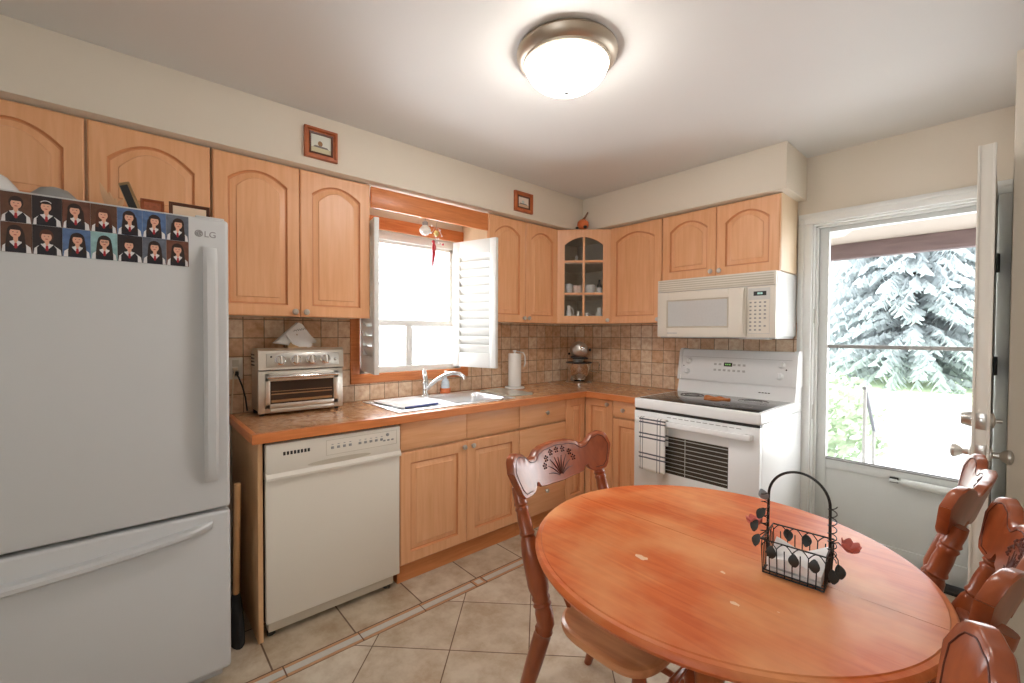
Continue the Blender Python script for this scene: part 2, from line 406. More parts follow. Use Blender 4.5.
TC = (2.16, -1.946)
M['table'] = table_mat()
def plaid_mat():
    m, n, l, b = nodes('white_navy_plaid_towel')
    tc = n.new('ShaderNodeTexCoord'); sp = n.new('ShaderNodeSeparateXYZ'); l.new(tc.outputs['Object'], sp.inputs[0])
    def bands(sock, cs, hw):
        last = None
        for c in cs:
            s = n.new('ShaderNodeMath'); s.operation = 'SUBTRACT'; s.inputs[1].default_value = c; l.new(sock, s.inputs[0])
            a = n.new('ShaderNodeMath'); a.operation = 'ABSOLUTE'; l.new(s.outputs[0], a.inputs[0])
            t = n.new('ShaderNodeMath'); t.operation = 'LESS_THAN'; t.inputs[1].default_value = hw; l.new(a.outputs[0], t.inputs[0])
            if last is None: last = t.outputs[0]
            else:
                k = n.new('ShaderNodeMath'); k.operation = 'MAXIMUM'; l.new(last, k.inputs[0]); l.new(t.outputs[0], k.inputs[1]); last = k.outputs[0]
        return last
    h = bands(sp.outputs[2], [0.815, 0.795, 0.725, 0.70, 0.60, 0.575], 0.0045)
    v = bands(sp.outputs[0], [-0.055, -0.07, 0.045, 0.065], 0.0032)
    f = n.new('ShaderNodeMath'); f.operation = 'MULTIPLY'; f.inputs[1].default_value = 0.62; l.new(v, f.inputs[0])
    k = n.new('ShaderNodeMath'); k.operation = 'MAXIMUM'; l.new(f.outputs[0], k.inputs[1])
    hh = n.new('ShaderNodeMath'); hh.operation = 'MULTIPLY'; hh.inputs[1].default_value = 0.92; l.new(h, hh.inputs[0]); l.new(hh.outputs[0], k.inputs[0])
    mx = n.new('ShaderNodeMix'); mx.data_type = 'RGBA'; mx.inputs['A'].default_value = lin((234, 232, 228)); mx.inputs['B'].default_value = lin((44, 48, 66))
    l.new(k.outputs[0], mx.inputs['Factor']); l.new(mx.outputs['Result'], b.inputs['Base Color']); b.inputs['Roughness'].default_value = 0.9
    return m
M['plaid'] = plaid_mat()

# ------------------------------------------------------------------ the room
H = 2.454; X1, Y0 = 4.2, -5.0
fl = MB()
def quad(mb, x0, x1, y0, y1, z, mi=0): mb.face([(x0, y0, z), (x1, y0, z), (x1, y1, z), (x0, y1, z)], mi)
quad(fl, 0.880, X1, Y0, 0.12, 0.0, 0)
quad(fl, -0.12, 0.805, Y0, 0.12, 0.0, 1)
quad(fl, 0.78, 0.90, Y0, 0.12, -0.0015, 2); fl.box((-0.12, Y0 - 0.12, -0.15), (X1 + 0.12, 0.12, -0.02), 0, 2)
yy = -4.81 + 0.002
cuts = []
y = -1.755
while y > -4.9: cuts.append(y); y -= 0.3085 if y < -1.76 else 0.07
ys = [-1.755 + 0.307 * k for k in range(0, 6)]
seq = sorted(set([round(c, 4) for c in cuts + ys]))
for a, b_ in zip(seq[:-1], seq[1:]):
    if b_ - a < 0.1:
        fl.box((0.812, a + 0.004, -0.004), (0.873, b_ - 0.004, 0.0008), 0, 4)
        fl.box((0.824, a + 0.016, -0.004), (0.861, b_ - 0.016, 0.0012), 0, 3)
    else:
        fl.box((0.810, a + 0.003, -0.004), (0.823, b_ - 0.003, 0.0008), 0, 4)
        fl.box((0.826, a + 0.003, -0.004), (0.859, b_ - 0.003, 0.0010), 0, 3)
        fl.box((0.862, a + 0.003, -0.004), (0.875, b_ - 0.003, 0.0008), 0, 4)
struct('floor', fl, [M['floor_d'], M['floor_s'], M['grout'], M['strip'], M['stripo']])
struct('ceiling', MB().box((-0.12, Y0 - 0.12, H), (X1 + 0.12, 0.12, H + 0.1)), M['ceiling'])
# window wall with the sink window opening
WY0, WY1, WZ0, WZ1 = -2.11, -1.33, 1.085, 2.02
wl_ = MB()
wl_.box((-0.12, Y0, 0), (0, WY0, H)); wl_.box((-0.12, WY1, 0), (0, 0.12, H))
wl_.box((-0.12, WY0, 0), (0, WY1, WZ0)); wl_.box((-0.12, WY0, WZ1), (0, WY1, H))
struct('wall_left', wl_, M['wall'])
DX0, DX1, DZ = 1.905, 2.672, 2.04
wb = MB()
wb.box((0, 0, 0), (DX0, 0.12, H)); wb.box((DX1, 0, 0), (X1, 0.12, H)); wb.box((DX0, 0, DZ), (DX1, 0.12, H))
struct('wall_back', wb, M['wall'])
struct('wall_right', MB().box((2.722, -0.61, 0), (2.80, 0, H), 0.004), M['wall'])
fr_ = MB().box((X1, Y0, 0), (X1 + 0.12, 0.12, H))
struct('wall_far_right', fr_, M['wall'])
nw = MB()
nw.box((-0.12, Y0 - 0.12, 0), (2.5, Y0, H)); nw.box((3.3, Y0 - 0.12, 0), (X1 + 0.12, Y0, H)); nw.box((2.5, Y0 - 0.12, 0), (3.3, Y0, 1.0)); nw.box((2.5, Y0 - 0.12, 2.0), (3.3, Y0, H))  # unseen opening added to let fill light in
struct('wall_near', nw, M['wall'])
# soffits above the wall cabinets
SB = 2.1885
struct('trim_1', MB().box((0, Y0, SB), (0.3768, 0, H), 0.003), M['wall'])
struct('trim_2', MB().box((0.3768, -0.3768, SB), (1.8677, 0, H), 0.003), M['wall'])
# backsplash
bs = MB()
bs.box((0, -2.95, 0.90), (0.006, WY0 - 0.056, 1.43)); bs.box((0, WY0 - 0.06, 0.90), (0.006, -1.27, 1.022)); bs.box((0, -1.275, 0.90), (0.006, 0, 1.43))
struct('trim_3', bs, M['tile_w'])
struct('trim_4', MB().box((0.006, -0.006, 0.90), (1.83, 0, 1.43)), M['tile_s'])

# ------------------------------------------------------------------ sink window
win = MB()
for (a, b_) in (((-0.09, WY0, WZ0), (-0.015, WY0 + 0.05, WZ1)), ((-0.09, WY1 - 0.05, WZ0), (-0.015, WY1, WZ1)), ((-0.09, WY0, WZ1 - 0.055), (-0.015, WY1, WZ1)), ((-0.09, WY0, WZ0), (-0.015, WY1, WZ0 + 0.04))):
    win.box(a, b_, 0.004)
w1 = struct('window_1', win, M['trimw'])
mrl = MB().box((-0.075, WY0 + 0.045, 1.395), (-0.02, WY1 - 0.045, 1.435), 0.004)
mrl.box((-0.06, WY0 + 0.05, 1.435), (-0.035, WY0 + 0.075, 1.97), 0.003).box((-0.06, WY1 - 0.075, 1.435), (-0.035, WY1 - 0.05, 1.97), 0.003).box((-0.06, WY0 + 0.05, 1.945), (-0.035, WY1 - 0.05, 1.97), 0.003)
struct('window_sash', mrl, M['trimw'], w1)
dv = MB().box((-0.075, -1.765, 1.12), (-0.03, -1.725, 1.40), 0.004).box((-0.08, -1.722, 1.12), (-0.045, -1.708, 1.40), 0.003).box((-0.028, -1.752, 1.22), (-0.018, -1.738, 1.30), 0.004)
struct('sliding_sash_divider', dv, M['trimw'], w1)
struct('window_glass', MB().box((-0.050, WY0 + 0.05, 1.125), (-0.047, WY1 - 0.05, 1.965)), M['pane'], w1)
cs = MB()
cs.box((0.0, -2.168, 1.024), (0.018, -2.108, 2.10), 0.004); cs.box((0.0, -1.332, 1.024), (0.018, -1.275, 2.10), 0.004)
cs.box((0.0, -2.168, 1.024), (0.022, -1.275, 1.086), 0.005); cs.box((0.0, -2.168, 2.02), (0.020, -1.275, 2.10), 0.004)
struct('trim_5', cs, M['edgewood'])

def shutter(label, hinge, free, name='window_shutter'):
    z0, z1 = 1.11, 1.995
    hx = Vector((hinge[0], hinge[1], 0)); fx = Vector((free[0], free[1], 0)); L = (fx - hx).length; u = (fx - hx).normalized()
    fr = Frame(hx, u, (0, 0, 1), u.cross(Vector((0, 0, 1))))
    t = thing(name, label, 'shutter', (hinge[0], hinge[1], z0), group='louvred shutters of the sink window')
    f = MB(); st = 0.052; th = 0.014
    f.box((0, z0, -th), (st, z1, th), 0.003, fr=fr); f.box((L - st, z0, -th), (L, z1, th), 0.003, fr=fr)
    f.box((st, z1 - 0.09, -th), (L - st, z1, th), 0.003, fr=fr); f.box((st, z0, -th), (L - st, z0 + 0.10, th), 0.003, fr=fr)
    build('shutter_frame', f, M['trimw'], t)
    k = 12; gap = (z1 - z0 - 0.19) / k
    for i in range(k):
        zc = z0 + 0.10 + gap * (i + 0.5); s = MB(); poly = []
        for j in range(12):
            a = 2 * PI * j / 12; pw, pv = 0.034 * math.cos(a), 0.0055 * math.sin(a)
            ca, sa = math.cos(1.12), math.sin(1.12)
            poly.append(fr(st + 0.001, zc + pw * sa + pv * ca, pw * ca - pv * sa))
        s.prism(poly, fr.u * (L - 2 * st - 0.002)); build('louver', s, M['trimw'], t)
    for zc in (z0 + 0.12, z1 - 0.12):
        build('hinge', MB().tube([fr(-0.004, zc - 0.03, 0.010), fr(-0.004, zc + 0.03, 0.010)], 0.005), M['chrome'], t)
    build('hinge_strip', MB().box((-0.012, z0, -0.010), (-0.001, z1, 0.010), 0.002, fr=fr), M['trimw'], t)
shutter('white louvred shutter left of the sink window, seen nearly edge-on', (0.035, -2.095), (0.375, -2.158))
shutter('white louvred shutter right of the sink window, swung open into the room', (0.08, -1.435), (0.432, -1.333))

# ------------------------------------------------------------------ cabinets
def door_loops(fr, u0, u1, v0, v1, t, rise, st):
    K = 16
    def loop(ins, wv, arch=True):
        a, b_, c, d = u0 + ins, u1 - ins, v0 + ins, v1 - ins
        pts = [fr(a, c, wv), fr(b_, c, wv)]
        if not arch:
            pts.append(fr(b_, d, wv))
            for i in range(1, K): pts.append(fr(b_ + (a - b_) * i / K, d, wv))
            pts.append(fr(a, d, wv))
        else:
            sp = d - rise
            for i in range(K + 1):
                x = -1 + 2.0 * i / K
                h = rise * (1 - x * x) if rise else 0
                pts.append(fr(b_ + (a - b_) * i / K, sp + h, wv))
        return pts
    return [loop(0, 0.0, False), loop(0, t - 0.004, False), loop(0.005, t, False), loop(st, t), loop(st + 0.005, t - 0.011), loop(st + 0.010, t - 0.011), loop(st + 0.033, t - 0.005), loop(st + 0.036, t - 0.001)]
def panel_door(fr, u0, u1, v0, v1, w0, t=0.02, rise=0.0, st=0.056):
    f2 = Frame(fr(0, 0, w0), fr.u, fr.v, fr.w)
    L = door_loops(f2, u0, u1, v0, v1, t, rise, st)
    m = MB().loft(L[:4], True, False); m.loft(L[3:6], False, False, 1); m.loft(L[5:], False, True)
    return m
def knob(fr, u, v, w0):
    return MB().lathe([(0.006, 0), (0.006, 0.010), (0.013, 0.014), (0.0155, 0.020), (0.012, 0.026), (0.001, 0.028)], fr(u, v, w0), fr.w, 16)
def add_knob(fr, u, v, w0, parent): return build('knob', knob(fr, u, v, w0), M['nickel'], parent)
def drawer_front(fr, u0, u1, v0, v1, w0, t=0.02): return MB().box((u0, v0, w0), (u1, v1, w0 + t), 0.005, fr=fr)

G = 0.002
CT, CB = 2.179, 1.428
def wall_cab(label, fr, u0, u1, v0, v1, doors, knobs, name='wall_cabinet', rise=0.055):
    t = thing(name, label, 'cabinet', fr((u0 + u1) / 2, v0, 0.16), group='maple wall cabinets')
    b_ = MB().box((u0, v0 + 0.004, 0.0065), (u1, SB - 0.001, 0.304), 0.002, fr=fr)
    build('body', b_, M['sidepanel'], t)
    for (a, c), kn in zip(doors, knobs):
        d = build('door', panel_door(fr, a + G, c - G, v0, v1, 0.305, 0.02, rise), [M['maple'], M['doorgroove']], t)
        if kn: add_knob(fr, kn[0], kn[1], 0.325, d)
    return t
wall_cab('short maple cabinet with two arched doors above the white refrigerator', WF, -3.715, -2.919, 1.80, CT, [(-3.713, -3.3275), (-3.3225, -2.921)], [None, None], rise=0.075)
wall_cab('maple wall cabinet with two arched doors above the toaster oven', WF, -2.915, -2.173, CB, CT, [(-2.914, -2.5445), (-2.5445, -2.173)], [(-2.572, 1.452), (-2.519, 1.452)])
wall_cab('narrow two-door maple cabinet right of the sink window', WF, -1.3208, -0.613, CB, CT, [(-1.3208, -0.9686), (-0.9686, -0.613)], [(-0.993, 1.462), (-0.944, 1.462)])
wall_cab('single-door maple cabinet between glass corner cabinet and microwave', SF, 0.613, 1.066, CB, CT, [(0.616, 1.064)], [(1.043, 1.455)])
wall_cab('short two-door maple cabinet over the microwave', SF, 1.067, 1.8235, 1.726, CT, [(1.068, 1.4499), (1.4499, 1.8225)], [(1.422, 1.760), (1.478, 1.760)], rise=0.06)
# diagonal corner cabinet with glass door
dg = 1 / math.sqrt(2)
CF = Frame((0.306, -0.612, 0), (dg, dg, 0), (0, 0, 1), (dg, -dg, 0))
cw = (0.612 - 0.306) * math.sqrt(2)
cc = thing('corner_cabinet', 'diagonal corner cabinet with arched six-pane glass door', 'cabinet', (0.3, -0.3, CB))
bd = MB()
penta = [(0.001, -0.001), (0.001, -0.611), (0.306, -0.611), (0.611, -0.306), (0.611, -0.001)]
bd.prism([(x, y_, CB + 0.004) for x, y_ in penta], (0, 0, 0.018)); bd.prism([(x, y_, CT - 0.016) for x, y_ in penta], (0, 0, 0.02))
bd.box((0.001, -0.611, CB + 0.02), (0.012, -0.001, CT - 0.014)); bd.box((0.012, -0.012, CB + 0.02), (0.611, -0.001, CT - 0.014))
bd.box((0.012, -0.611, CB + 0.02), (0.304, -0.600, CT - 0.014)); bd.box((0.600, -0.304, CB + 0.02), (0.611, -0.012, CT - 0.014))
build('body', bd, M['inside'], cc)
SH = [CB + 0.022, 1.668, 1.925]
for z in SH[1:]:
    build('shelf', MB().prism([(0.012, -0.012, z - 0.014), (0.012, -0.598, z - 0.014), (0.300, -0.598, z - 0.014), (0.598, -0.300, z - 0.014), (0.598, -0.012, z - 0.014)], (0, 0, 0.014)), M['inside'], cc)
f2 = Frame(CF(0, 0, 0.0), CF.u, CF.v, CF.w)
lp = door_loops(f2, 0.003, cw - 0.003, CB, CT, 0.02, 0.062, 0.062)
dm = MB().loft([lp[3], lp[2], lp[1], lp[0]], False, False)
K3 = lp[3]; back = [p - CF.w * 0.02 for p in K3]
dm.loft([K3, back], False, False); dm.loft([lp[0], back], False, False)
cd = build('door', dm, M['maple'], cc)
mu = MB()
mu.box((cw / 2 - 0.009, CB + 0.06, 0.003), (cw / 2 + 0.009, CT - 0.060, 0.017), 0.003, fr=CF)
for v in (1.668, 1.925): mu.box((0.062, v - 0.009, 0.003), (cw - 0.062, v + 0.009, 0.017), 0.003, fr=CF)
build('muntin', mu, M['maple'], cd)
build('glass_pane', MB().prism([p - CF.w * 0.014 for p in K3], CF.w * 0.003), M['cabglass'], cd)
add_knob(CF, cw - 0.030, CB + 0.028, 0.02, cd)

# crockery behind the glass
def mug(x, y_, z, r, h, mat, label, handle=True, name='mug', cat='mug'):
    t = MB().lathe([(r * 0.8, 0.001), (r, 0.006), (r, h), (r * 0.92, h), (r * 0.9, 0.01), (0.001, 0.008)], (x, y_, z), n=20)
    if handle:
        t.tube([Vector((x, y_, z)) + Vector((dg, dg, 0)) * (r + 0.024 * math.sin(a)) + Vector((0, 0, h * (0.5 - 0.36 * math.cos(a)))) for a in [PI * i / 8 for i in range(9)]], 0.004, 8)
    return single(name, t, mat, label, cat, 'crockery in the glass corner cabinet')
M['ceram'] = plain('white_ceramic', (236, 232, 226), 0.3)
M['ceramp'] = plain('pale_pink_ceramic', (232, 204, 188), 0.3)
M['ceramg'] = plain('grey_flecked_ceramic', (200, 200, 198), 0.3, var=0.35, scale=60)
def onshelf(s, d): return (0.306 + dg * s - dg * d, -0.612 + dg * s + dg * d)   # s along the door, d behind it
x, y = onshelf(0.105, 0.06); mug(x, y, SH[1], 0.030, 0.085, M['ceramg'], 'grey flecked mug at the left end of the middle glass-cabinet shelf')
x, y = onshelf(0.175, 0.06); mug(x, y, SH[1], 0.036, 0.070, M['ceramp'], 'pale pink mug on the middle shelf of the glass cabinet', False)
x, y = onshelf(0.270, 0.06); mug(x, y, SH[1], 0.044, 0.075, M['ceramg'], 'large speckled mug right of the muntin on the middle glass-cabinet shelf')
x, y = onshelf(0.352, 0.07)
bt = thing('bottle', 'white-labelled dark bottle at the right end of the middle glass-cabinet shelf', 'bottle', (x, y, SH[1]))
build('glass_body', MB().lathe([(0.02, 0), (0.022, 0.005), (0.022, 0.07), (0.010, 0.09), (0.009, 0.12), (0.001, 0.12)], (x, y, SH[1]), n=18), M['dark'], bt)
build('paper_label', MB().lathe([(0.0225, 0.015), (0.0226, 0.015), (0.0226, 0.055), (0.0225, 0.055)], (x, y, SH[1]), n=18), M['paper'], bt)
x, y = onshelf(0.165, 0.05)
single('figurine', MB().lathe([(0.012, 0), (0.014, 0.01), (0.008, 0.03), (0.011, 0.045), (0.007, 0.055), (0.001, 0.06)], (x, y, SH[2]), n=14), M['ceram'], 'tiny white figurine alone on the top shelf of the glass cabinet', 'figurine')
def pitcher(s, d, hgt, r, mat, label, nm='creamer'):
    x, y_ = onshelf(s, d); z = SH[0]
    t = MB().lathe([(r * 0.6, 0), (r, hgt * 0.3), (r * 0.95, hgt * 0.5), (r * 0.55, hgt * 0.8), (r * 0.7, hgt), (r * 0.6, hgt), (r * 0.45, hgt * 0.8), (r * .8, hgt * 0.4), (0.001, 0.006)], (x, y_, z), n=18)
    t.tube([Vector((x, y_, z)) + Vector((dg, dg, 0)) * (r * 0.6 + 0.022 * math.sin(a)) + Vector((0, 0, hgt * (0.55 - 0.35 * math.cos(a)))) for a in [PI * i / 8 for i in range(9)]], 0.0035, 8)
    return single(nm, t, mat, label, nm, 'crockery in the glass corner cabinet')
pitcher(0.105, 0.05, 0.125, 0.024, M['ceram'], 'tall white creamer at the left end of the bottom glass-cabinet shelf')
pitcher(0.165, 0.06, 0.045, 0.030, M['ceramg'], 'squat grey cup second from left on the bottom glass-cabinet shelf', 'cup')
pitcher(0.185, 0.10, 0.085, 0.022, M['steel'], 'small silver jug left of the muntin, bottom glass-cabinet shelf', 'jug')
pitcher(0.248, 0.05, 0.070, 0.024, M['ceram'], 'white ribbed jug just right of the muntin, bottom glass-cabinet shelf', 'jug')
pitcher(0.300, 0.06, 0.050, 0.027, M['steel'], 'low silver sugar pot on the bottom glass-cabinet shelf', 'sugar_pot')
pitcher(0.350, 0.07, 0.110, 0.026, M['ceram'], 'white coffee jug at the right end of the bottom glass-cabinet shelf', 'jug')

# base cabinets
BZ = 0.873
def base_body(fr, u0, u1, parent, depth=0.584):
    b_ = MB().box((u0, 0.10, 0.004), (u1, BZ, depth), 0.002, fr=fr)
    return build('body', b_, M['carcass'], parent)
epl = single('end_panel', MB().box((0.0, -2.796, 0.0), (0.604, -2.776, BZ), 0.002), M['carcass'], 'tall maple end panel between the refrigerator gap and dishwasher', 'panel')
t = thing('sink_cabinet', 'maple base cabinet under the sink with two raised-panel doors', 'cabinet', (0.3, -1.7, 0))
sb_ = MB().box((0.004, -2.134, 0.10), (0.584, -1.281, 0.70), 0.002); sb_.box((0.56, -2.134, 0.70), (0.584, -1.281, BZ)); sb_.box((0.004, -2.134, .70), (0.56, -2.12, BZ)); sb_.box((0.004, -1.295, .70), (0.56, -1.281, BZ))
build('body', sb_, M['carcass'], t)
for a, c, kx in ((-2.131, -1.7025, -1.728), (-1.7005, -1.281, -1.664)):
    d = build('door', panel_door(WF, a, c, 0.105, 0.708, 0.585, 0.02, 0, 0.06), [M['maple'], M['doorgroove']], t); add_knob(WF, kx, 0.678, 0.605, d)
    build('false_drawer_front', drawer_front(WF, a, c, 0.722, 0.868, 0.585), M['mapleh'], t)
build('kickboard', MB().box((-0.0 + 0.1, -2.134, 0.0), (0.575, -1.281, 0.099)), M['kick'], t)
t = thing('drawer_cabinet', 'maple three-drawer base cabinet right of the sink doors', 'cabinet', (0.3, -1.05, 0))
base_body(WF, -1.279, -0.824, t)
for a, c in ((0.722, 0.868), (0.412, 0.710), (0.105, 0.400)):
    d = build('drawer', drawer_front(WF, -1.277, -0.825, a, c, 0.585), M['mapleh'], t); add_knob(WF, -1.03, (a + c) / 2 + 0.005, 0.605, d)
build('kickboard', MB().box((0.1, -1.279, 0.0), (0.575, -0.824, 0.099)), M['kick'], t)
t = thing('corner_base_cabinet', 'L-shaped maple corner base cabinet with two narrow doors', 'cabinet', (0.3, -0.3, 0))
lb = [(0.004, -0.004), (0.004, -0.822), (0.584, -0.822), (0.584, -0.584), (0.853, -0.584), (0.853, -0.004)]
build('body', MB().prism([(a, b_, 0.10) for a, b_ in lb], (0, 0, BZ - 0.10)), M['carcass'], t)
build('door', panel_door(WF, -0.821, -0.607, 0.105, 0.868, 0.585, 0.02, 0, 0.05), [M['maple'], M['doorgroove']], t)
d = build('door', panel_door(SF, 0.607, 0.852, 0.105, 0.868, 0.585, 0.02, 0, 0.05), [M['maple'], M['doorgroove']], t)
add_knob(SF, 0.815, 0.838, 0.605, d)
kk = [(0.1, -0.1), (0.1, -0.822), (0.575, -0.822), (0.575, -0.575), (0.853, -0.575), (0.853, -0.1)]
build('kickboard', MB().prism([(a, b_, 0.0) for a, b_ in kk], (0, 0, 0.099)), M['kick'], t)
t = thing('narrow_base_cabinet', 'narrow maple base cabinet with drawer and door beside the stove', 'cabinet', (0.97, -0.3, 0))
base_body(SF, 0.855, 1.092, t)
d = build('drawer', drawer_front(SF, 0.857, 1.090, 0.758, 0.868, 0.585), M['mapleh'], t); add_knob(SF, 0.95, 0.812, 0.605, d)
d = build('door', panel_door(SF, 0.857, 1.090, 0.105, 0.746, 0.585, 0.02, 0, 0.05), [M['maple'], M['doorgroove']], t); add_knob(SF, 1.062, 0.69, 0.605, d)
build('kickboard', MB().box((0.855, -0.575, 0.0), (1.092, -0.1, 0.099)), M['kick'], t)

# countertop with a cut-out for the double sink
SKX0, SKX1, SKY0, SKY1 = 0.085, 0.545, -2.105, -1.285
CZ0, CZ1 = 0.875, 0.915
ct = thing('countertop', 'mottled brown L-shaped countertop with orange wood edge', 'countertop', (0.3, -1.5, CZ0))
s = MB()
for a in ((0.007, -2.800, SKX1 * 0 + 0.612, SKY0), (0.007, SKY0, SKX0, SKY1), (SKX1, SKY0, 0.612, SKY1), (0.007, SKY1, 0.612, -0.007), (0.612, -0.612, 1.094, -0.007)):
    s.box((a[0], a[1], CZ0), (a[2], a[3], CZ1))
build('slab', s, M['counter'], ct)
e = MB()
e.prism([(0.612, -2.822, CZ0), (0.638, -2.822, CZ0), (0.638, -0.638, CZ0), (0.612, -0.612, CZ0)], (0, 0, CZ1 - CZ0 + 0.0015))
e.prism([(0.612, -0.612, CZ0), (0.638, -0.638, CZ0), (1.096, -0.638, CZ0), (1.096, -0.612, CZ0)], (0, 0, CZ1 - CZ0 + 0.0015))
e.box((0.007, -2.822, CZ0), (0.612, -2.800, CZ1 + 0.0015), 0.003)
build('wood_edge', e, M['edgewood'], ct)

# sink
sk = thing('kitchen_sink', 'stainless double-bowl sink set in the brown countertop', 'sink', (0.3, -1.7, CZ1))
rim = MB(); zt = CZ1 + 0.006
bowls = ((0.155, 0.515, -2.075, -1.735), (0.155, 0.515, -1.700, -1.315))
rim.box((SKX0 - 0.012, SKY0 - 0.012, CZ1), (0.155, SKY1 + 0.012, zt), 0.002); rim.box((0.515, SKY0 - 0.012, CZ1), (SKX1 + 0.012, SKY1 + 0.012, zt), 0.002)
rim.box((0.155, SKY0 - 0.012, CZ1), (0.515, -2.075, zt), 0.002); rim.box((0.155, -1.735, CZ1), (0.515, -1.700, zt), 0.002); rim.box((0.155, -1.315, CZ1), (0.515, SKY1 + 0.012, zt), 0.002)
build('rim', rim, M['steelw'], sk)
for (a, b_, c, d) in bowls:
    L = []
    for ins, z in ((0, zt), (0.004, zt - 0.004), (0.014, zt - 0.03), (0.022, zt - 0.15), (0.05, zt - 0.17)):
        r = 0.05; pts = []
        for (cx_, cy_, a0) in ((b_ - r, d - r, 0), (a + r, d - r, PI / 2), (a + r, c + r, PI), (b_ - r, c + r, 1.5 * PI)):
            for i in range(6):
                an = a0 + PI / 2 * i / 5; pts.append((cx_ + (r - ins * 0.7) * math.cos(an) - (ins * 0.3 if math.cos(a0 + PI / 4) > 0 else -ins * 0.3), cy_ + (r - ins * 0.7) * math.sin(an) - (ins * 0.3 if math.sin(a0 + PI / 4) > 0 else -ins * 0.3), z))
        L.append(pts)
    bw = build('bowl', MB().loft(L, False, True), M['steelw'], sk)
    build('drain', MB().lathe([(0.04, 0), (0.042, 0.002), (0.03, 0.003), (0.001, 0.001)], ((a + b_) / 2, (c + d) / 2, zt - 0.169)), M['chrome'], bw)
# faucet
fc = thing('faucet', 'chrome kitchen faucet with tall lever behind the sink', 'faucet', (0.115, -1.70, zt))
build('base', MB().lathe([(0.030, 0), (0.030, 0.006), (0.024, 0.012), (0.021, 0.02), (0.021, 0.085), (0.024, 0.092), (0.020, 0.105), (0.001, 0.11)], (0.115, -1.70, zt)), M['chrome'], fc)
build('spout', MB().tube([(0.12, -1.695, zt + 0.045), (0.14, -1.675, zt + 0.075), (0.18, -1.64, zt + 0.115), (0.22, -1.605, zt + 0.145), (0.26, -1.57, zt + 0.158), (0.295, -1.54, zt + 0.155), (0.315, -1.522, zt + 0.135), (0.318, -1.52, zt + 0.118)], [0.016, 0.015, 0.014, 0.0135, 0.013, 0.013, 0.013, 0.014], 14), M['chrome'], fc)
build('lever', MB().tube([(0.115, -1.70, zt + 0.10), (0.112, -1.70, zt + 0.13), (0.100, -1.695, zt + 0.165), (0.092, -1.692, zt + 0.18)], [0.021, 0.020, 0.014, 0.008], 12), M['chrome'], fc)
# soap bottle in an orange holder
t = thing('soap_bottle', 'white pump soap bottle in an orange holder behind the faucet', 'bottle', (0.055, -1.50, CZ1))
build('holder', MB().lathe([(0.034, 0), (0.037, 0.004), (0.038, 0.035), (0.036, 0.04), (0.034, 0.035), (0.001, 0.033)], (0.055, -1.50, CZ1), n=22), M['orange'], t)
M['soap'] = plain('pale_blue_soap', (206, 220, 232), 0.15)
build('bottle_body', MB().lathe([(0.030, 0.034), (0.031, 0.05), (0.028, 0.085), (0.012, 0.105), (0.010, 0.115), (0.001, 0.116)], (0.055, -1.50, CZ1), n=22), M['soap'], t)
build('pump', MB().lathe([(0.012, 0.113), (0.012, 0.125), (0.005, 0.13), (0.005, 0.15), (0.010, 0.152), (0.010, 0.162), (0.001, 0.164)], (0.055, -1.50, CZ1), n=14).box((0.055, -1.504, CZ1 + 0.152), (0.095, -1.496, CZ1 + 0.161), 0.003), M['white'], t)
# drying tray over the left bowl
t = thing('dish_tray', 'white dish tray with blue front edge over the left sink bowl', 'tray', (0.32, -1.92, zt))
pl = [(0.16, -2.10), (0.50, -2.06), (0.47, -1.80), (0.13, -1.80)]
def rr(poly, ins, z):
    c = Vector((sum(p[0] for p in poly) / 4, sum(p[1] for p in poly) / 4)); out = []
    for i in range(4):
        p = Vector(poly[i]); a = Vector(poly[i - 1]); b_ = Vector(poly[(i + 1) % 4])
        p = p + (c - p).normalized() * ins * 1.4
        for k in range(5):
            tt = k / 4; q0 = p + (a - p).normalized() * 0.045; q1 = p + (b_ - p).normalized() * 0.045
            q = q0 * (1 - tt) ** 2 + p * 2 * tt * (1 - tt) + q1 * tt ** 2; out.append((q.x, q.y, z))
    return out
build('tray_shell', MB().loft([rr(pl, 0.03, zt + 0.0005), rr(pl, 0.0, zt + 0.007), rr(pl, 0.0, zt + 0.010), rr(pl, 0.012, zt + 0.010), rr(pl, 0.028, zt + 0.003)]), M['white'], t)
tb = MB(); tb.tube([(0.497, -2.045, zt + 0.0075), (0.490, -1.93, zt + 0.0075), (0.476, -1.825, zt + 0.0075)], 0.0065, 8)
build('front_edge', tb, M['bluetray'], t, label='blue front edge')
single('chopping_board', MB().prism(rr([(0.12, -1.255), (0.475, -1.262), (0.50, -1.035), (0.10, -1.02)], 0.0, CZ1 + 0.0), (0, 0, 0.009)), M['boardglass'], 'grey mottled glass chopping board flat on the counter right of the sink', 'chopping board')

# paper towel
t = thing('paper_towel_holder', 'white paper towel roll on a stand beside the chopping board', 'paper towel', (0.135, -0.905, CZ1))
o_ = (0.135, -0.905, CZ1)
build('base', MB().lathe([(0.078, 0), (0.080, 0.004), (0.076, 0.012), (0.02, 0.014), (0.001, 0.014)], o_), M['white'], t)
build('roll', MB().lathe([(0.018, 0.016), (0.050, 0.016), (0.051, 0.02), (0.051, 0.270), (0.049, 0.274), (0.018, 0.274)], o_, n=32), M['paper'], t)
build('post', MB().lathe([(0.008, 0.012), (0.008, 0.285), (0.016, 0.288), (0.017, 0.298), (0.001, 0.302)], o_, n=16), M['white'], t)
build('side_arm', MB().tube([(0.145, -0.825, CZ1 + 0.28), (0.155, -0.812, CZ1 + 0.25), (0.155, -0.812, CZ1 + 0.19), (0.15, -0.82, CZ1 + 0.165)], 0.005, 8).tube([(0.135, -0.905, CZ1 + 0.292), (0.145, -0.825, CZ1 + 0.28)], 0.004, 8), M['white'], t)

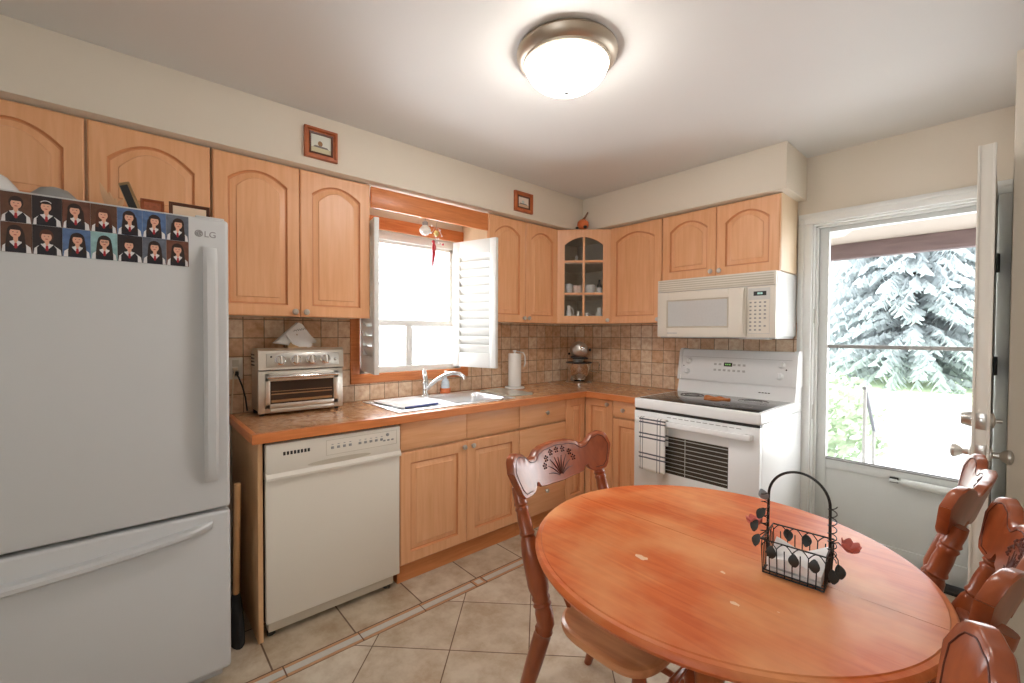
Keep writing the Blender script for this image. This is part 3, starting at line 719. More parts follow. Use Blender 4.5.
# stand mixer (tilt-head) in the corner
mx_, my_ = 0.222, -0.226
t = thing('stand_mixer', 'silver stand mixer with steel bowl in the counter corner', 'mixer', (mx_, my_, CZ1))
class MixFrame(Frame):
    def __call__(s, u, v, w=0.0): return s.o + (s.u * u + s.v * v + s.w * w) * 1.12
MF = MixFrame((mx_, my_, CZ1), (dg, dg, 0), (0, 0, 1), (dg, -dg, 0))   # w points out of the corner
build('base', MB().loft([[MF(0.105 * math.cos(a), 0.0, 0.02 + 0.125 * math.sin(a)) for a in [2 * PI * i / 28 for i in range(28)]], [MF(0.108 * math.cos(a), 0.012, 0.02 + 0.128 * math.sin(a)) for a in [2 * PI * i / 28 for i in range(28)]], [MF(0.096 * math.cos(a), 0.024, 0.02 + 0.115 * math.sin(a)) for a in [2 * PI * i / 28 for i in range(28)]]]), M['chrome'], t)
build('column', MB().loft([[MF(ru * math.cos(a), v, -0.075 + rw * math.sin(a)) for a in [2 * PI * i / 20 for i in range(20)]] for ru, rw, v in ((0.062, 0.045, 0.02), (0.048, 0.038, 0.06), (0.042, 0.035, 0.15), (0.05, 0.045, 0.215))]), M['nickel'], t)
hd = MB()
Ls = []
for q in range(11):
    a = q / 10.0; wv = -0.135 + 0.275 * a; rad = (0.001, 0.045, 0.062, 0.068, 0.070, 0.070, 0.068, 0.066, 0.062, 0.054, 0.001)[q]
    Ls.append([MF(rad * math.cos(b_), 0.262 + rad * 0.92 * math.sin(b_), wv) for b_ in [2 * PI * i / 22 for i in range(22)]])
hd.loft(Ls); build('motor_head', hd, M['nickel'], t)
build('attachment_hub', MB().lathe([(0.022, 0), (0.022, 0.012), (0.018, 0.016), (0.010, 0.014), (0.001, 0.018)], MF(0.014, 0.278, 0.128), MF.w, 18), M['chrome'], t)
build('head_band', MB().box((-0.06, 0.192, -0.10), (0.06, 0.206, 0.115), 0.006, fr=MF), M['dark'], t)
build('speed_lever', MB().ball(MF(0.078, 0.262, 0.07), 0.012).ball(MF(-0.078, 0.23, 0.03), 0.010), M['dark'], t)
bo = MB().lathe([(0.045, 0.024), (0.055, 0.03), (0.050, 0.038), (0.075, 0.075), (0.098, 0.12), (0.106, 0.175), (0.109, 0.178), (0.104, 0.176), (0.09, 0.11), (0.05, 0.045), (0.001, 0.04)], MF(0, 0.004, 0.03), (0, 0, 1), 32)
bw = build('bowl', bo, M['chrome'], t)
build('bowl_rim_guard', MB().lathe([(0.1095, 0.176), (0.114, 0.178), (0.114, 0.186), (0.104, 0.186), (0.104, 0.180)], MF(0, 0, 0.03), (0, 0, 1), 32), M['dark'], t)
build('bowl_handle', MB().tube([MF(0.107, 0.165, 0.03), MF(0.150, 0.165, 0.03), MF(0.155, 0.150, 0.03), MF(0.152, 0.085, 0.03), MF(0.088, 0.095, 0.03)], 0.006, 8), M['chrome'], bw)

# ------------------------------------------------------------------ dishwasher
t = thing('dishwasher', 'bisque built-in dishwasher between the end panel and sink cabinet', 'dishwasher', (0.3, -2.45, 0))
DY0, DY1 = -2.768, -2.139
build('tub', MB().box((0.02, DY0 + 0.005, 0.06), (0.585, DY1 - 0.003, 0.868)), M['dark'], t)
d = build('door', MB().box((0.586, DY0, 0.075), (0.615, DY1, 0.705), 0.006), M['bisque'], t)
cp = build('control_panel', MB().box((0.586, DY0, 0.725), (0.622, DY1, 0.862), 0.008).prism([(0.586, DY0, 0.706), (0.632, DY0, 0.706), (0.632, DY0, 0.716), (0.618, DY0, 0.738), (0.586, DY0, 0.738)], (0, DY1 - DY0, 0)), M['bisque'], t)
v_ = MB()
for i in range(8): v_.box((0.621, -2.700 + i * 0.0145, 0.806), (0.6235, -2.690 + i * 0.0145, 0.822), 0.0015)
build('vent', v_, M['dark'], cp)
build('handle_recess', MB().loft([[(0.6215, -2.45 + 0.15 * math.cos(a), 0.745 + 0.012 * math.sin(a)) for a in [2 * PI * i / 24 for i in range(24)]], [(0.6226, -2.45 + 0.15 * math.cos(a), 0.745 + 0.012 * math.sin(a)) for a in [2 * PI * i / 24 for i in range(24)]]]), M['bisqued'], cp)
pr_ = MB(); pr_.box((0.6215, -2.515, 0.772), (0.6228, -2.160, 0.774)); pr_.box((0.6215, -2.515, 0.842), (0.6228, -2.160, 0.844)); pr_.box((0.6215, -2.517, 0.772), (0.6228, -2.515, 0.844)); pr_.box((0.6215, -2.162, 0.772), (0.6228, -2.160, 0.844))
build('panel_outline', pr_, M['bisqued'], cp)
for i in range(9):
    yb = -2.495 + i * 0.028 + (0.02 if i > 3 else 0)
    build('button', MB().box((0.6218, yb, 0.800), (0.6245, yb + 0.014, 0.812), 0.001).box((0.6218, yb + 0.003, 0.819), (0.6226, yb + 0.012, 0.822)), M['grey'], cp)
for i in range(3):
    build('button', MB().box((0.6218, -2.235 + i * 0.022, 0.794), (0.6245, -2.223 + i * 0.022, 0.802), 0.001), M['grey'], cp)
build('dial', MB().lathe([(0.008, 0), (0.008, 0.004), (0.001, 0.005)], (0.6215, -2.212, 0.826), (1, 0, 0), 16), M['grey'], cp)
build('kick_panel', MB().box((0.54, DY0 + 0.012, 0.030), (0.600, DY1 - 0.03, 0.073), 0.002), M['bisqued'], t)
build('leveling_foot', MB().lathe([(0.018, 0), (0.018, 0.012), (0.008, 0.014), (0.008, 0.06)], (0.56, DY0 + 0.03, 0)), M['dark'], t)
build('leveling_foot', MB().lathe([(0.018, 0), (0.018, 0.012), (0.008, 0.014), (0.008, 0.06)], (0.56, DY1 - 0.05, 0)), M['dark'], t)

# ------------------------------------------------------------------ refrigerator
FY0, FY1, FX = -3.660, -2.918, 0.760
FZ = 1.768
t = thing('refrigerator', 'tall white bottom-freezer refrigerator at the left edge of the kitchen', 'refrigerator', (0.4, -3.2, 0))
build('cabinet', MB().box((0.03, FY0 + 0.002, 0.02), (0.695, FY1 - 0.002, FZ - 0.004), 0.004), M['fridge'], t)
d = build('upper_door', MB().box((0.700, FY0, 0.682), (FX, FY1, FZ), 0.012, seg=3), M['fridge'], t)
def yhandle():
    Ls = []
    for z, o1 in ((0.790, 0.004), (0.81, 0.020), (0.86, 0.034), (1.20, 0.038), (1.58, 0.034), (1.63, 0.026), (1.660, 0.004)):
        Ls.append([(FX - 0.002, -2.998, z), (FX - 0.002, -2.958, z), (FX + o1 * 0.7, -2.956, z), (FX + o1, -2.966, z), (FX + o1, -2.990, z), (FX + o1 * 0.7, -3.000, z)])
    return MB().loft(Ls)
build('handle', yhandle(), M['fridge'], d)
M['logo'] = plain('grey_logo_print', (150, 146, 146), 0.4)
lg = MB().lathe([(0.0125, 0.0), (0.0125, 0.0012), (0.0001, 0.0012)], (FX, -3.010, 1.708), (1, 0, 0), 24)
build('round_emblem', lg, M['logo'], d)
em = MB()
em.tube([(FX + 0.0014, -3.010 + 0.0088 * math.cos(a), 1.708 + 0.0088 * math.sin(a)) for a in [PI * 0.5 + 1.5 * PI * i / 20 for i in range(21)]], 0.0007, 6)
em.tube([(FX + 0.0014, -3.0012, 1.708), (FX + 0.0014, -3.0065, 1.708)], 0.0007, 6)
em.tube([(FX + 0.0014, -3.011, 1.7125), (FX + 0.0014, -3.011, 1.703), (FX + 0.0014, -3.0075, 1.703)], 0.0007, 6)
em.ball((FX + 0.0014, -3.0145, 1.7115), 0.0012, 8)
build('emblem_face', em, M['fridge'], d)
text('logo', 'LG', 0.031, WF, -2.976, 1.7065, FX + 0.0002, M['logo'], d)
d = build('freezer_drawer', MB().box((0.700, FY0, 0.06), (FX, FY1, 0.670), 0.012, seg=3), M['fridge'], t)
Ls = []
for i in range(15):
    a = i / 14.0; yy = -3.600 + 0.625 * a
    zc = 0.578 + 0.050 * a ** 1.8
    pr = 0.004 + 0.034 * min(1, a * 30 + 0.8) * min(1, (1 - a) * 12)
    hh = 0.0165 - 0.004 * a
    Ls.append([(FX - 0.002, yy, zc - hh), (FX + pr * 0.75, yy, zc - hh * 0.9), (FX + pr, yy, zc - hh * 0.4), (FX + pr, yy, zc + hh * 0.4), (FX + pr * 0.75, yy, zc + hh * 0.9), (FX - 0.002, yy, zc + hh)])
build('handle', MB().loft(Ls), M['fridge'], d)
build('base_grille', MB().box((0.55, FY0 + 0.02, 0.0), (0.69, FY1 - 0.02, 0.055), 0.003), M['fridgeside'], t)
build('hinge_cover', MB().box((0.66, FY1 - 0.10, FZ - 0.004), (0.74, FY1 - 0.01, FZ + 0.010), 0.004), M['fridge'], t)

# school portraits stuck to the fridge door
BGM = {'brown': plain('portrait_brown', (92, 60, 44), 0.4, var=0.5, scale=50), 'dark': plain('portrait_dark', (40, 32, 36), 0.4, var=0.4, scale=50),
       'books': plain('portrait_bookshelf', (106, 66, 52), 0.4, var=0.6, scale=70), 'blue': plain('portrait_blue', (84, 110, 150), 0.4, var=0.55, scale=70),
       'teal': plain('portrait_teal', (142, 178, 180), 0.4, var=0.45, scale=60), 'grey': plain('portrait_grey', (98, 104, 116), 0.4, var=0.6, scale=60)}
M['hair'] = plain('printed_dark_hair', (44, 28, 24), 0.4); M['vest'] = plain('printed_navy_vest', (26, 24, 34), 0.4); M['shirt'] = plain('printed_white_shirt', (222, 220, 220), 0.4)
M['tie'] = plain('printed_red_tie', (166, 32, 46), 0.4)
cards = [['brown', 'dark', 'books', 'brown', 'blue', 'blue', 'grey'], ['brown', 'dark', 'blue', 'teal', 'dark', 'grey', 'books']]
cw_, chh = 0.0637, 0.0895
def ell(fr, cu, cv, a, b_, w_, n=18, lo=0, hi=2 * PI): return [fr(cu + a * math.cos(lo + (hi - lo) * i / n), cv + b_ * math.sin(lo + (hi - lo) * i / n), w_) for i in range(n + (1 if hi - lo < 6.2 else 0))]
ordw = ['first', 'second', 'third', 'fourth', 'fifth', 'sixth', 'last']
details = [['bow collar and curly tied-up hair', 'white hairband', 'shoulder-length hair', 'hair pinned to one side', 'very long loose hair', 'long hair and white sleeves', 'long hair and thin fringe'],
           ['straight dark hair', 'reddish tied-back hair', 'long straight parting', 'glasses', 'tied-back hair', 'long wavy hair', 'head tilted aside']]
M['hairr'] = plain('printed_red_brown_hair', (84, 44, 30), 0.4)
bgw = {'brown': 'brown', 'dark': 'black', 'books': 'bookshelf', 'blue': 'blue', 'teal': 'pale teal', 'grey': 'grey'}
for r in range(2):
    for c in range(7):
        u0 = -3.486 + c * cw_; v1 = 1.761 - r * chh; v0 = v1 - chh + 0.0004
        cu = u0 + cw_ / 2 + random.uniform(-0.002, 0.002)
        mb = MB().box((u0 + 0.0002, v0, FX + 0.0003), (u0 + cw_ - 0.0002, v1 - 0.0004, FX + 0.0010), 0, 0, fr=WF)
        fc_ = v0 + 0.058 + random.uniform(-0.003, 0.002); lean = random.uniform(-0.002, 0.002)
        longh = not (r == 0 and c in (0, 1) or r == 1 and c in (1, 4))
        W0 = FX + 0.0011
        def poly(pts, w_, mi): mb.prism([WF(a, b_, w_) for a, b_ in pts], (0.00015, 0, 0), mi)
        hr = 0.0165 if longh else 0.0150
        mb.prism(ell(WF, cu + lean, fc_ + 0.003, hr, 0.0195, W0), (0.00015, 0, 0), 1)
        if longh:
            poly([(cu - hr, fc_ + 0.004), (cu - 0.020, v0 + 0.018), (cu + 0.020, v0 + 0.018), (cu + hr, fc_ + 0.004)], W0, 1)
        # sleeves, vest, collar, tie
        poly([(u0 + 0.002, v0 + 0.0005), (u0 + 0.004, v0 + 0.018), (cu - 0.012, v0 + 0.033), (cu + 0.012, v0 + 0.033), (u0 + cw_ - 0.004, v0 + 0.018), (u0 + cw_ - 0.002, v0 + 0.0005)], W0 + 0.0002, 3)
        poly([(cu - 0.021, v0 + 0.0005), (cu - 0.021, v0 + 0.020), (cu - 0.014, v0 + 0.032), (cu, v0 + 0.014), (cu + 0.014, v0 + 0.032), (cu + 0.021, v0 + 0.020), (cu + 0.021, v0 + 0.0005)], W0 + 0.0004, 4)
        if longh:
            poly([(cu - 0.021, v0 + 0.016), (cu - hr - 0.001, fc_), (cu - 0.010, fc_), (cu - 0.013, v0 + 0.014)], W0 + 0.0006, 1)
            poly([(cu + 0.021, v0 + 0.016), (cu + hr + 0.001, fc_), (cu + 0.010, fc_), (cu + 0.013, v0 + 0.014)], W0 + 0.0006, 1)
        poly([(cu - 0.0045, v0 + 0.028), (cu + 0.0045, v0 + 0.028), (cu + 0.005, fc_ - 0.008), (cu - 0.005, fc_ - 0.008)], W0 + 0.0005, 2)
        poly([(cu - 0.009, v0 + 0.033), (cu, v0 + 0.023), (cu - 0.004, v0 + 0.036)], W0 + 0.0007, 3); poly([(cu + 0.009, v0 + 0.033), (cu + 0.004, v0 + 0.036), (cu, v0 + 0.023)], W0 + 0.0007, 3)
        poly([(cu - 0.0025, v0 + 0.028), (cu - 0.0035, v0 + 0.015), (cu, v0 + 0.011), (cu + 0.0035, v0 + 0.015), (cu + 0.0025, v0 + 0.028)], W0 + 0.0008, 5)
        mb.prism(ell(WF, cu + lean, fc_ - 0.001, 0.0112, 0.0145, W0 + 0.0008), (0.00015, 0, 0), 2)
        mb.prism(ell(WF, cu + lean, fc_ + 0.003, 0.0120, 0.0135, W0 + 0.0010, 12, 0.35, PI - 0.35), (0.00012, 0, 0), 1)
        for sx in (-1, 1): mb.prism(ell(WF, cu + lean + sx * 0.0042, fc_ + 0.001, 0.0016, 0.0010, W0 + 0.0010, 8), (0.0001, 0, 0), 1)
        mb.prism(ell(WF, cu + lean, fc_ - 0.0075, 0.0036, 0.0012, W0 + 0.0010, 8), (0.0001, 0, 0), 5)
        if (r, c) == (0, 1):
            poly([(cu + lean + 0.0140 * math.cos(a), fc_ + 0.006 + 0.0125 * math.sin(a)) for a in [0.5 + (PI - 1.0) * i / 10 for i in range(11)]] + [(cu + lean + 0.0118 * math.cos(a), fc_ + 0.006 + 0.0103 * math.sin(a)) for a in [PI - 0.5 - (PI - 1.0) * i / 10 for i in range(11)]], W0 + 0.0012, 3)
        if (r, c) == (1, 3):
            for sx in (-1, 1): mb.tube([WF(cu + lean + sx * 0.0045 + 0.0036 * math.cos(a), fc_ + 0.001 + 0.0028 * math.sin(a), W0 + 0.0012) for a in [2 * PI * i / 12 for i in range(12)]], 0.0005, 5, closed=True, mi=4)
        lab = '%s school portrait on %s background, %s, %s in the %s row on the fridge door' % ('girl' if 0 else 'small', bgw[cards[r][c]], details[r][c], ordw[c], 'upper' if r == 0 else 'lower')
        lab = ' '.join(lab.split()[:16])
        lab = '%s portrait, %s, %s in the %s row of fridge photos' % (bgw[cards[r][c]] + '-background', details[r][c], ordw[c], 'upper' if r == 0 else 'lower')
        single('portrait_photo', mb, [BGM[cards[r][c]], M['hairr'] if (r, c) in ((1, 1), (0, 3)) else M['hair'], M['skin'], M['shirt'], M['vest'], M['tie']], lab, 'photo', 'school portraits on the fridge door')

# things lying on top of the refrigerator
single('bowl', MB().lathe([(0.085, 0), (0.086, 0.004), (0.078, 0.034), (0.055, 0.066), (0.030, 0.082), (0.030, 0.088), (0.001, 0.086)], (0.60, -3.545, FZ)), M['white'], 'white upturned bowl at the far left on top of the refrigerator', 'bowl')
single('ceramic_hen', MB().lathe([(0.035, 0.0), (0.05, 0.03), (0.045, 0.07), (0.022, 0.10), (0.026, 0.125), (0.001, 0.145)], (0.42, -3.515, FZ + 0.012 * 0 + 0.056), n=20).ball((0.445, -3.515, FZ + 0.17), (0.024, 0.022, 0.022)), M['ceram'], 'white round-headed ornament standing in the white bowl on the fridge', 'ornament') if False else None
single('lid', MB().lathe([(0.058, 0), (0.062, 0.006), (0.055, 0.030), (0.035, 0.052), (0.012, 0.060), (0.001, 0.060)], (0.60, -3.388, FZ)), M['grey'], 'grey domed lid on top of the fridge behind the portraits', 'lid')
t = thing('phone_stand', 'dark gold-edged mobile phone leaning on a stand on the fridge', 'phone', (0.60, -3.19, FZ))
PFm = Frame((0.62, -3.176, FZ), (0.25, 0.93, 0.35), (-0.25, -0.48, 0.9), (0.9, -0.25, 0.36))
PFm.v = (PFm.v - PFm.u * PFm.v.dot(PFm.u)).normalized(); PFm.w = PFm.u.cross(PFm.v)
build('phone_body', MB().box((-0.017, 0.004, -0.006), (0.017, 0.128, 0.005), 0.004, fr=PFm), M['brass'], t)
build('screen', MB().box((-0.0145, 0.016, 0.0052), (0.0085, 0.116, 0.0062), 0.0, fr=PFm), M['dark'], t)
build('stand', MB().tube([PFm(-0.01, 0.004, 0.02), PFm(-0.01, 0.003, 0.0), PFm(0, 0.06, -0.008)], 0.003, 6).tube([(0.58, -3.21, FZ + 0.002), PFm(0, 0.055, -0.006)], 0.003, 6), M['dark'], t)
def picframe(name, label, fr, u0, u1, v0, v1, w0, bw, fm, dep, art, pm, group=None, inner=None):
    t = thing(name, label, 'picture', fr((u0 + u1) / 2, v0, w0), group=group)
    f = MB()
    def L(i, wv): return [fr(u0 + i, v0 + i, w0 + wv), fr(u1 - i, v0 + i, w0 + wv), fr(u1 - i, v1 - i, w0 + wv), fr(u0 + i, v1 - i, w0 + wv)]
    f.loft([L(0, 0), L(0, dep * 0.8), L(0.002, dep), L(bw * 0.4, dep), L(bw * 0.5, dep * 0.6), L(bw * 0.75, dep * 0.6), L(bw, dep * 0.35), L(bw, 0.001)], True, False)
    build('frame', f, fm, t)
    if inner: build('inner_lip', MB().loft([L(bw * 0.72, dep * 0.62), L(bw * 0.76, dep * 0.8), L(bw * 0.98, dep * 0.7), L(bw * 1.0, dep * 0.4)], False, False), inner, t)
    build('picture', art(fr, u0 + bw, u1 - bw, v0 + bw, v1 - bw, w0 + dep * 0.3), pm, t)
    return t
def art_plain(fr, a, b_, c, d, w_):
    m = MB(); m.prism([fr(a, c, w_), fr(b_, c, w_), fr(b_, d, w_), fr(a, d, w_)], fr.w * 0.001, 0)
    return m
def art_scene(fr, a, b_, c, d, w_):
    m = art_plain(fr, a, b_, c, d, w_); W_, H_ = b_ - a, d - c
    m.prism([fr(a, c, w_ + .0012), fr(b_, c, w_ + .0012), fr(b_, c + H_ * .26, w_ + .0012), fr(a + W_ * .5, c + H_ * .34, w_ + .0012), fr(a, c + H_ * .28, w_ + .0012)], fr.w * 0.0003, 1)
    m.prism([fr(a + W_ * .1, c + H_ * .3, w_ + .0016), fr(a + W_ * .9, c + H_ * .28, w_ + .0016), fr(a + W_ * .8, c + H_ * .38, w_ + .0016), fr(a + W_ * .2, c + H_ * .40, w_ + .0016)], fr.w * 0.0003, 2)
    m.prism(ell(fr, a + W_ * .46, c + H_ * .52, W_ * .12, H_ * .15, w_ + .002, 14), fr.w * 0.0003, 3)
    m.prism([fr(a + W_ * .43, c + H_ * .3, w_ + .002), fr(a + W_ * .49, c + H_ * .3, w_ + .002), fr(a + W_ * .49, c + H_ * .45, w_ + .002), fr(a + W_ * .43, c + H_ * .45, w_ + .002)], fr.w * 0.0003, 2)
    return m
AM = [plain('art_sky', (226, 226, 214), 0.4), plain('art_ground', (206, 196, 160), 0.4), plain('art_far_hills', (122, 112, 110), 0.4), plain('art_tree', (150, 112, 70), 0.4, var=0.3, scale=80)]
AM2 = [plain('art_pale_sky', (228, 214, 200), 0.4), plain('art_pink_ground', (206, 170, 140), 0.4), plain('art_slate', (110, 118, 112), 0.4), plain('art_pale_tree', (190, 204, 196), 0.4, var=0.3, scale=80)]
picframe('picture_frame', 'small landscape in reddish wooden frame above the toaster oven cabinet', WF, -2.540, -2.378, 2.229, 2.383, 0.3772, 0.032, M['framewood'], 0.022, art_scene, AM, 'small framed pictures on the soffit', M['dkwood'])
picframe('picture_frame', 'small square picture in wooden frame above the cabinet right of window', WF, -1.138, -0.964, 2.223, 2.366, 0.3772, 0.036, M['framewood'], 0.022, art_scene, AM2, 'small framed pictures on the soffit', M['dkwood'])
M['redart'] = plain('red_patterned_print', (186, 110, 76), 0.5, var=0.5, scale=90)
M['creamart'] = plain('cream_mount_print', (222, 196, 168), 0.5, var=0.1, scale=30)
FT = Frame((0.56, 0, FZ), (0, 1, 0), (-0.12, 0, 0.99), (0.99, 0, 0.12))
picframe('picture_frame', 'small reddish patterned card frame leaning behind the phone on the fridge', FT, -3.168, -3.098, 0.0, 0.082, 0.0, 0.010, M['framewood'], 0.010, art_plain, [M['redart']], 'frames leaning on top of the refrigerator')
picframe('picture_frame', 'dark-framed cream picture leaning at the right end of the fridge top', Frame((0.585, 0, FZ), (0, 1, 0), (-0.12, 0, 0.99), (0.99, 0, 0.12)), -3.085, -2.955, 0.0, 0.080, 0.0, 0.012, M['dkwood'], 0.012, art_plain, [M['creamart']], 'frames leaning on top of the refrigerator')
q = MB()
for (a, tw, ln) in ((-0.25, 0.0, 0.115), (-0.08, 0.4, 0.085), (0.35, -0.3, 0.075), (0.1, 0.9, 0.065)):
    c0 = Vector((0.56, -3.245, FZ)); dr = Vector((0.05, a, 1)).normalized(); sd = Vector((0.3, 1, 0)).normalized()
    Ls = []
    for i in range(8):
        s_ = i / 7; wd = 0.012 * math.sin(PI * min(0.98, s_ * 0.9 + 0.06)); p = c0 + dr * ln * s_ + Vector((0, a * 0.02 * s_ * s_, 0))
        Ls.append([p - sd * wd, p + Vector((0.002, 0, 0)), p + sd * wd, p - Vector((0.002, 0, 0))])
    q.loft(Ls)
single('seashell', q, plain('pale_shell', (226, 180, 136), 0.5), 'pale pointed fan shell standing left of the phone on the fridge', 'ornament')

# ------------------------------------------------------------------ broom, outlet
t = thing('broom', 'broom standing in the gap between fridge and end panel', 'broom', (0.50, -2.86, 0))
build('handle', MB().tube([(0.505, -2.862, 0.20), (0.555, -2.862, 0.70)], [0.013, 0.0125], 12), M['broomwood'], t)
hd = MB().loft([[(0.50 + a * math.cos(k), -2.862 + b_ * math.sin(k), z) for k in [2 * PI * i / 18 for i in range(18)]] for a, b_, z in ((0.085, 0.030, 0.0), (0.09, 0.030, 0.04), (0.07, 0.026, 0.12), (0.03, 0.020, 0.18), (0.018, 0.016, 0.205))])
build('brush_head', hd, M['brushblack'], t)
t = thing('wall_outlet', 'bisque wall outlet with two plugs left of the toaster oven', 'outlet', (0.006, -2.777, 1.155))
build('plate', MB().box((0.0062, -2.812, 1.098), (0.012, -2.747, 1.212), 0.003), M['bisque'], t)
build('receptacle', MB().box((0.0115, -2.795, 1.165), (0.0135, -2.765, 1.200), 0.002).box((0.0115, -2.795, 1.110), (0.0135, -2.765, 1.145), 0.002), M['bisqued'], t)
single('power_cord', MB().box((0.0137, -2.792, 1.118), (0.034, -2.768, 1.140), 0.004).tube([(0.030, -2.780, 1.128), (0.050, -2.772, 1.110), (0.056, -2.756, 1.06), (0.05, -2.742, 1.00), (0.042, -2.735, 0.95), (0.04, -2.7325, 0.928)], 0.0042, 8), M['dark'], 'black power cord plugged into the outlet beside the toaster oven', 'cord')
single('power_cord', MB().box((0.0137, -2.795, 1.145), (0.030, -2.773, 1.160), 0.003).tube([(0.026, -2.785, 1.150), (0.045, -2.795, 1.11), (0.044, -2.800, 1.03), (0.04, -2.803, 0.95), (0.05, -2.806, 0.921)], 0.0035, 8), plain('cream_cord', (226, 206, 176), 0.5), 'cream cord hanging from the outlet down to the counter end', 'cord')

# ------------------------------------------------------------------ toaster oven
t = thing('toaster_oven', 'stainless toaster oven with four knobs on the counter', 'toaster oven', (0.11, -2.50, CZ1))
TY0, TY1, TX = -2.714, -2.286, 0.206
build('body', MB().box((0.020, TY0 + 0.004, 0.932), (TX - 0.006, TY1 - 0.004, 1.262), 0.014, seg=3), M['steel'], t)
fp = build('front_frame', MB().box((TX - 0.012, TY0, 0.928), (TX + 0.002, TY1, 1.150), 0.006), M['steel'], t)
cpn = build('control_panel', MB().loft([[(TX - 0.012, TY0, 1.154), (TX + 0.014, TY0, 1.154), (TX + 0.004, TY0, 1.252), (TX - 0.012, TY0, 1.266)], [(TX - 0.012, TY1, 1.154), (TX + 0.014, TY1, 1.154), (TX + 0.004, TY1, 1.252), (TX - 0.012, TY1, 1.266)]]), M['steel'], t)
TPF = Frame((TX + 0.0095, 0, 1.203), (0, 1, 0), (-0.1, 0, 0.995), (0.995, 0, 0.1))
build('panel_inset', MB().box((-2.678, -0.036, -0.002), (-2.312, 0.036, 0.002), 0.002, fr=TPF), M['nickel'], cpn)
for yk in (-2.614, -2.538, -2.461, -2.387):
    k = build('knob', MB().lathe([(0.027, 0), (0.027, 0.004), (0.022, 0.006), (0.021, 0.020), (0.018, 0.022), (0.001, 0.022)], TPF(yk, 0, 0.002), TPF.w, 24), M['chrome'], t)
    build('grip', MB().box((yk - 0.0045, -0.021, 0.022), (yk + 0.0045, 0.021, 0.032), 0.003, fr=TPF), M['steel'], k)
build('indicator_light', MB().lathe([(0.005, 0), (0.004, 0.003), (0.001, 0.004)], TPF(-2.655, 0.018, 0.002), TPF.w, 12), M['dark'], cpn)
build('indicator_light', MB().lathe([(0.007, 0), (0.006, 0.003), (0.001, 0.004)], TPF(-2.335, -0.004, 0.002), TPF.w, 12), M['chrome'], cpn)
build('gap_line', MB().box((TX - 0.010, TY0 + 0.002, 1.150), (TX + 0.004, TY1 - 0.002, 1.154)), M['dark'], t)
dm = MB()
for a, b_ in (((TY0 + 0.03, 0.955), (-2.661, 1.135)), ((-2.342, 0.955), (TY1 - 0.03, 1.135)), ((TY0 + 0.03, 0.955), (TY1 - 0.03, 0.977)), ((TY0 + 0.03, 1.095), (TY1 - 0.03, 1.135))):
    dm.box((TX + 0.002, a[0], a[1]), (TX + 0.014, b_[0], b_[1]), 0.002)
dr = build('door', dm, M['steel'], t)
build('window', MB().box((TX + 0.001, -2.665, 0.974), (TX + 0.009, -2.338, 1.098)), M['ovenglass'], dr)
rk = MB(); rk.box((TX + 0.0092, -2.655, 0.985), (TX + 0.0105, -2.35, 0.997)); rk.box((TX + 0.0092, -2.655, 1.024), (TX + 0.0105, -2.35, 1.030)); rk.box((TX + 0.0092, -2.655, 1.040), (TX + 0.0105, -2.35, 1.043))
build('rack', rk, M['brass'], dr)
build('handle', MB().tube([(TX + 0.012, -2.675, 1.118), (TX + 0.034, -2.672, 1.118), (TX + 0.038, -2.64, 1.118), (TX + 0.038, -2.36, 1.118), (TX + 0.034, -2.328, 1.118), (TX + 0.012, -2.325, 1.118)], 0.009, 12), M['chrome'], dr)
build('crumb_tray', MB().box((TX - 0.01, -2.66, 0.932), (TX + 0.008, -2.34, 0.950), 0.003), M['steel'], t)
for (xf, yf) in ((TX - 0.02, TY0 + 0.02), (TX - 0.02, TY1 - 0.03), (0.05, TY0 + 0.02), (0.05, TY1 - 0.03)):
    build('foot', MB().lathe([(0.011, 0), (0.013, 0.014), (0.013, 0.02)], (xf, yf, CZ1), n=14), M['dark'], t)
vt = MB()
for i in range(4):
    for j in range(4): vt.box((0.03 + j * 0.022, TY0 + 0.0025, 1.17 + i * 0.018), (0.04 + j * 0.022, TY0 + 0.005, 1.178 + i * 0.018))
build('side_vent', vt, M['dark'], t)
# folded napkin on its holder
t = thing('napkin_holder', 'white napkins folded into a triangle standing on the toaster oven', 'napkin', (0.12, -2.51, 1.263))
build('holder', MB().box((0.085, -2.56, 1.2625), (0.15, -2.46, 1.268), 0.002).prism([(0.098, -2.56, 1.267), (0.098, -2.46, 1.267), (0.098, -2.51, 1.34)], (0.003, 0, 0)).prism([(0.134, -2.56, 1.267), (0.134, -2.46, 1.267), (0.134, -2.51, 1.34)], (0.003, 0, 0)), M['brass'], t)
nm = MB()
for k, xo in enumerate((0.104, 0.111, 0.118, 0.125)):
    ap = (-2.508 + 0.003 * k, 1.400 + 0.003 * (k % 2)); L_ = (-2.625 + 0.004 * k, 1.290 + 0.002 * k); R_ = (-2.398 - 0.003 * k, 1.300 - 0.003 * k)
    nm.prism([(xo, L_[0], L_[1]), (xo, -2.52, 1.272), (xo, R_[0], R_[1]), (xo - 0.004, ap[0] + 0.02, ap[1] - 0.01), (xo - 0.004, ap[0], ap[1])], (0.005, 0, 0))
nm.prism([(0.1385, -2.57, 1.345), (0.1385, -2.535, 1.285), (0.1385, -2.49, 1.2645), (0.1385, -2.445, 1.2645), (0.1385, -2.43, 1.282), (0.1385, -2.50, 1.330)], (0.004, 0, 0))
build('napkin', nm, M['cloth'], t)
dc = MB()
for i in range(5): dc.tube([(0.1300, -2.525 + i * 0.012, 1.352 + 0.002 * i), (0.1316, -2.519 + i * 0.012, 1.362 + 0.003 * i), (0.130, -2.512 + i * 0.012, 1.356 + 0.002 * i)], 0.0016, 6)
build('stamped_motif', dc, M['grey'], t)

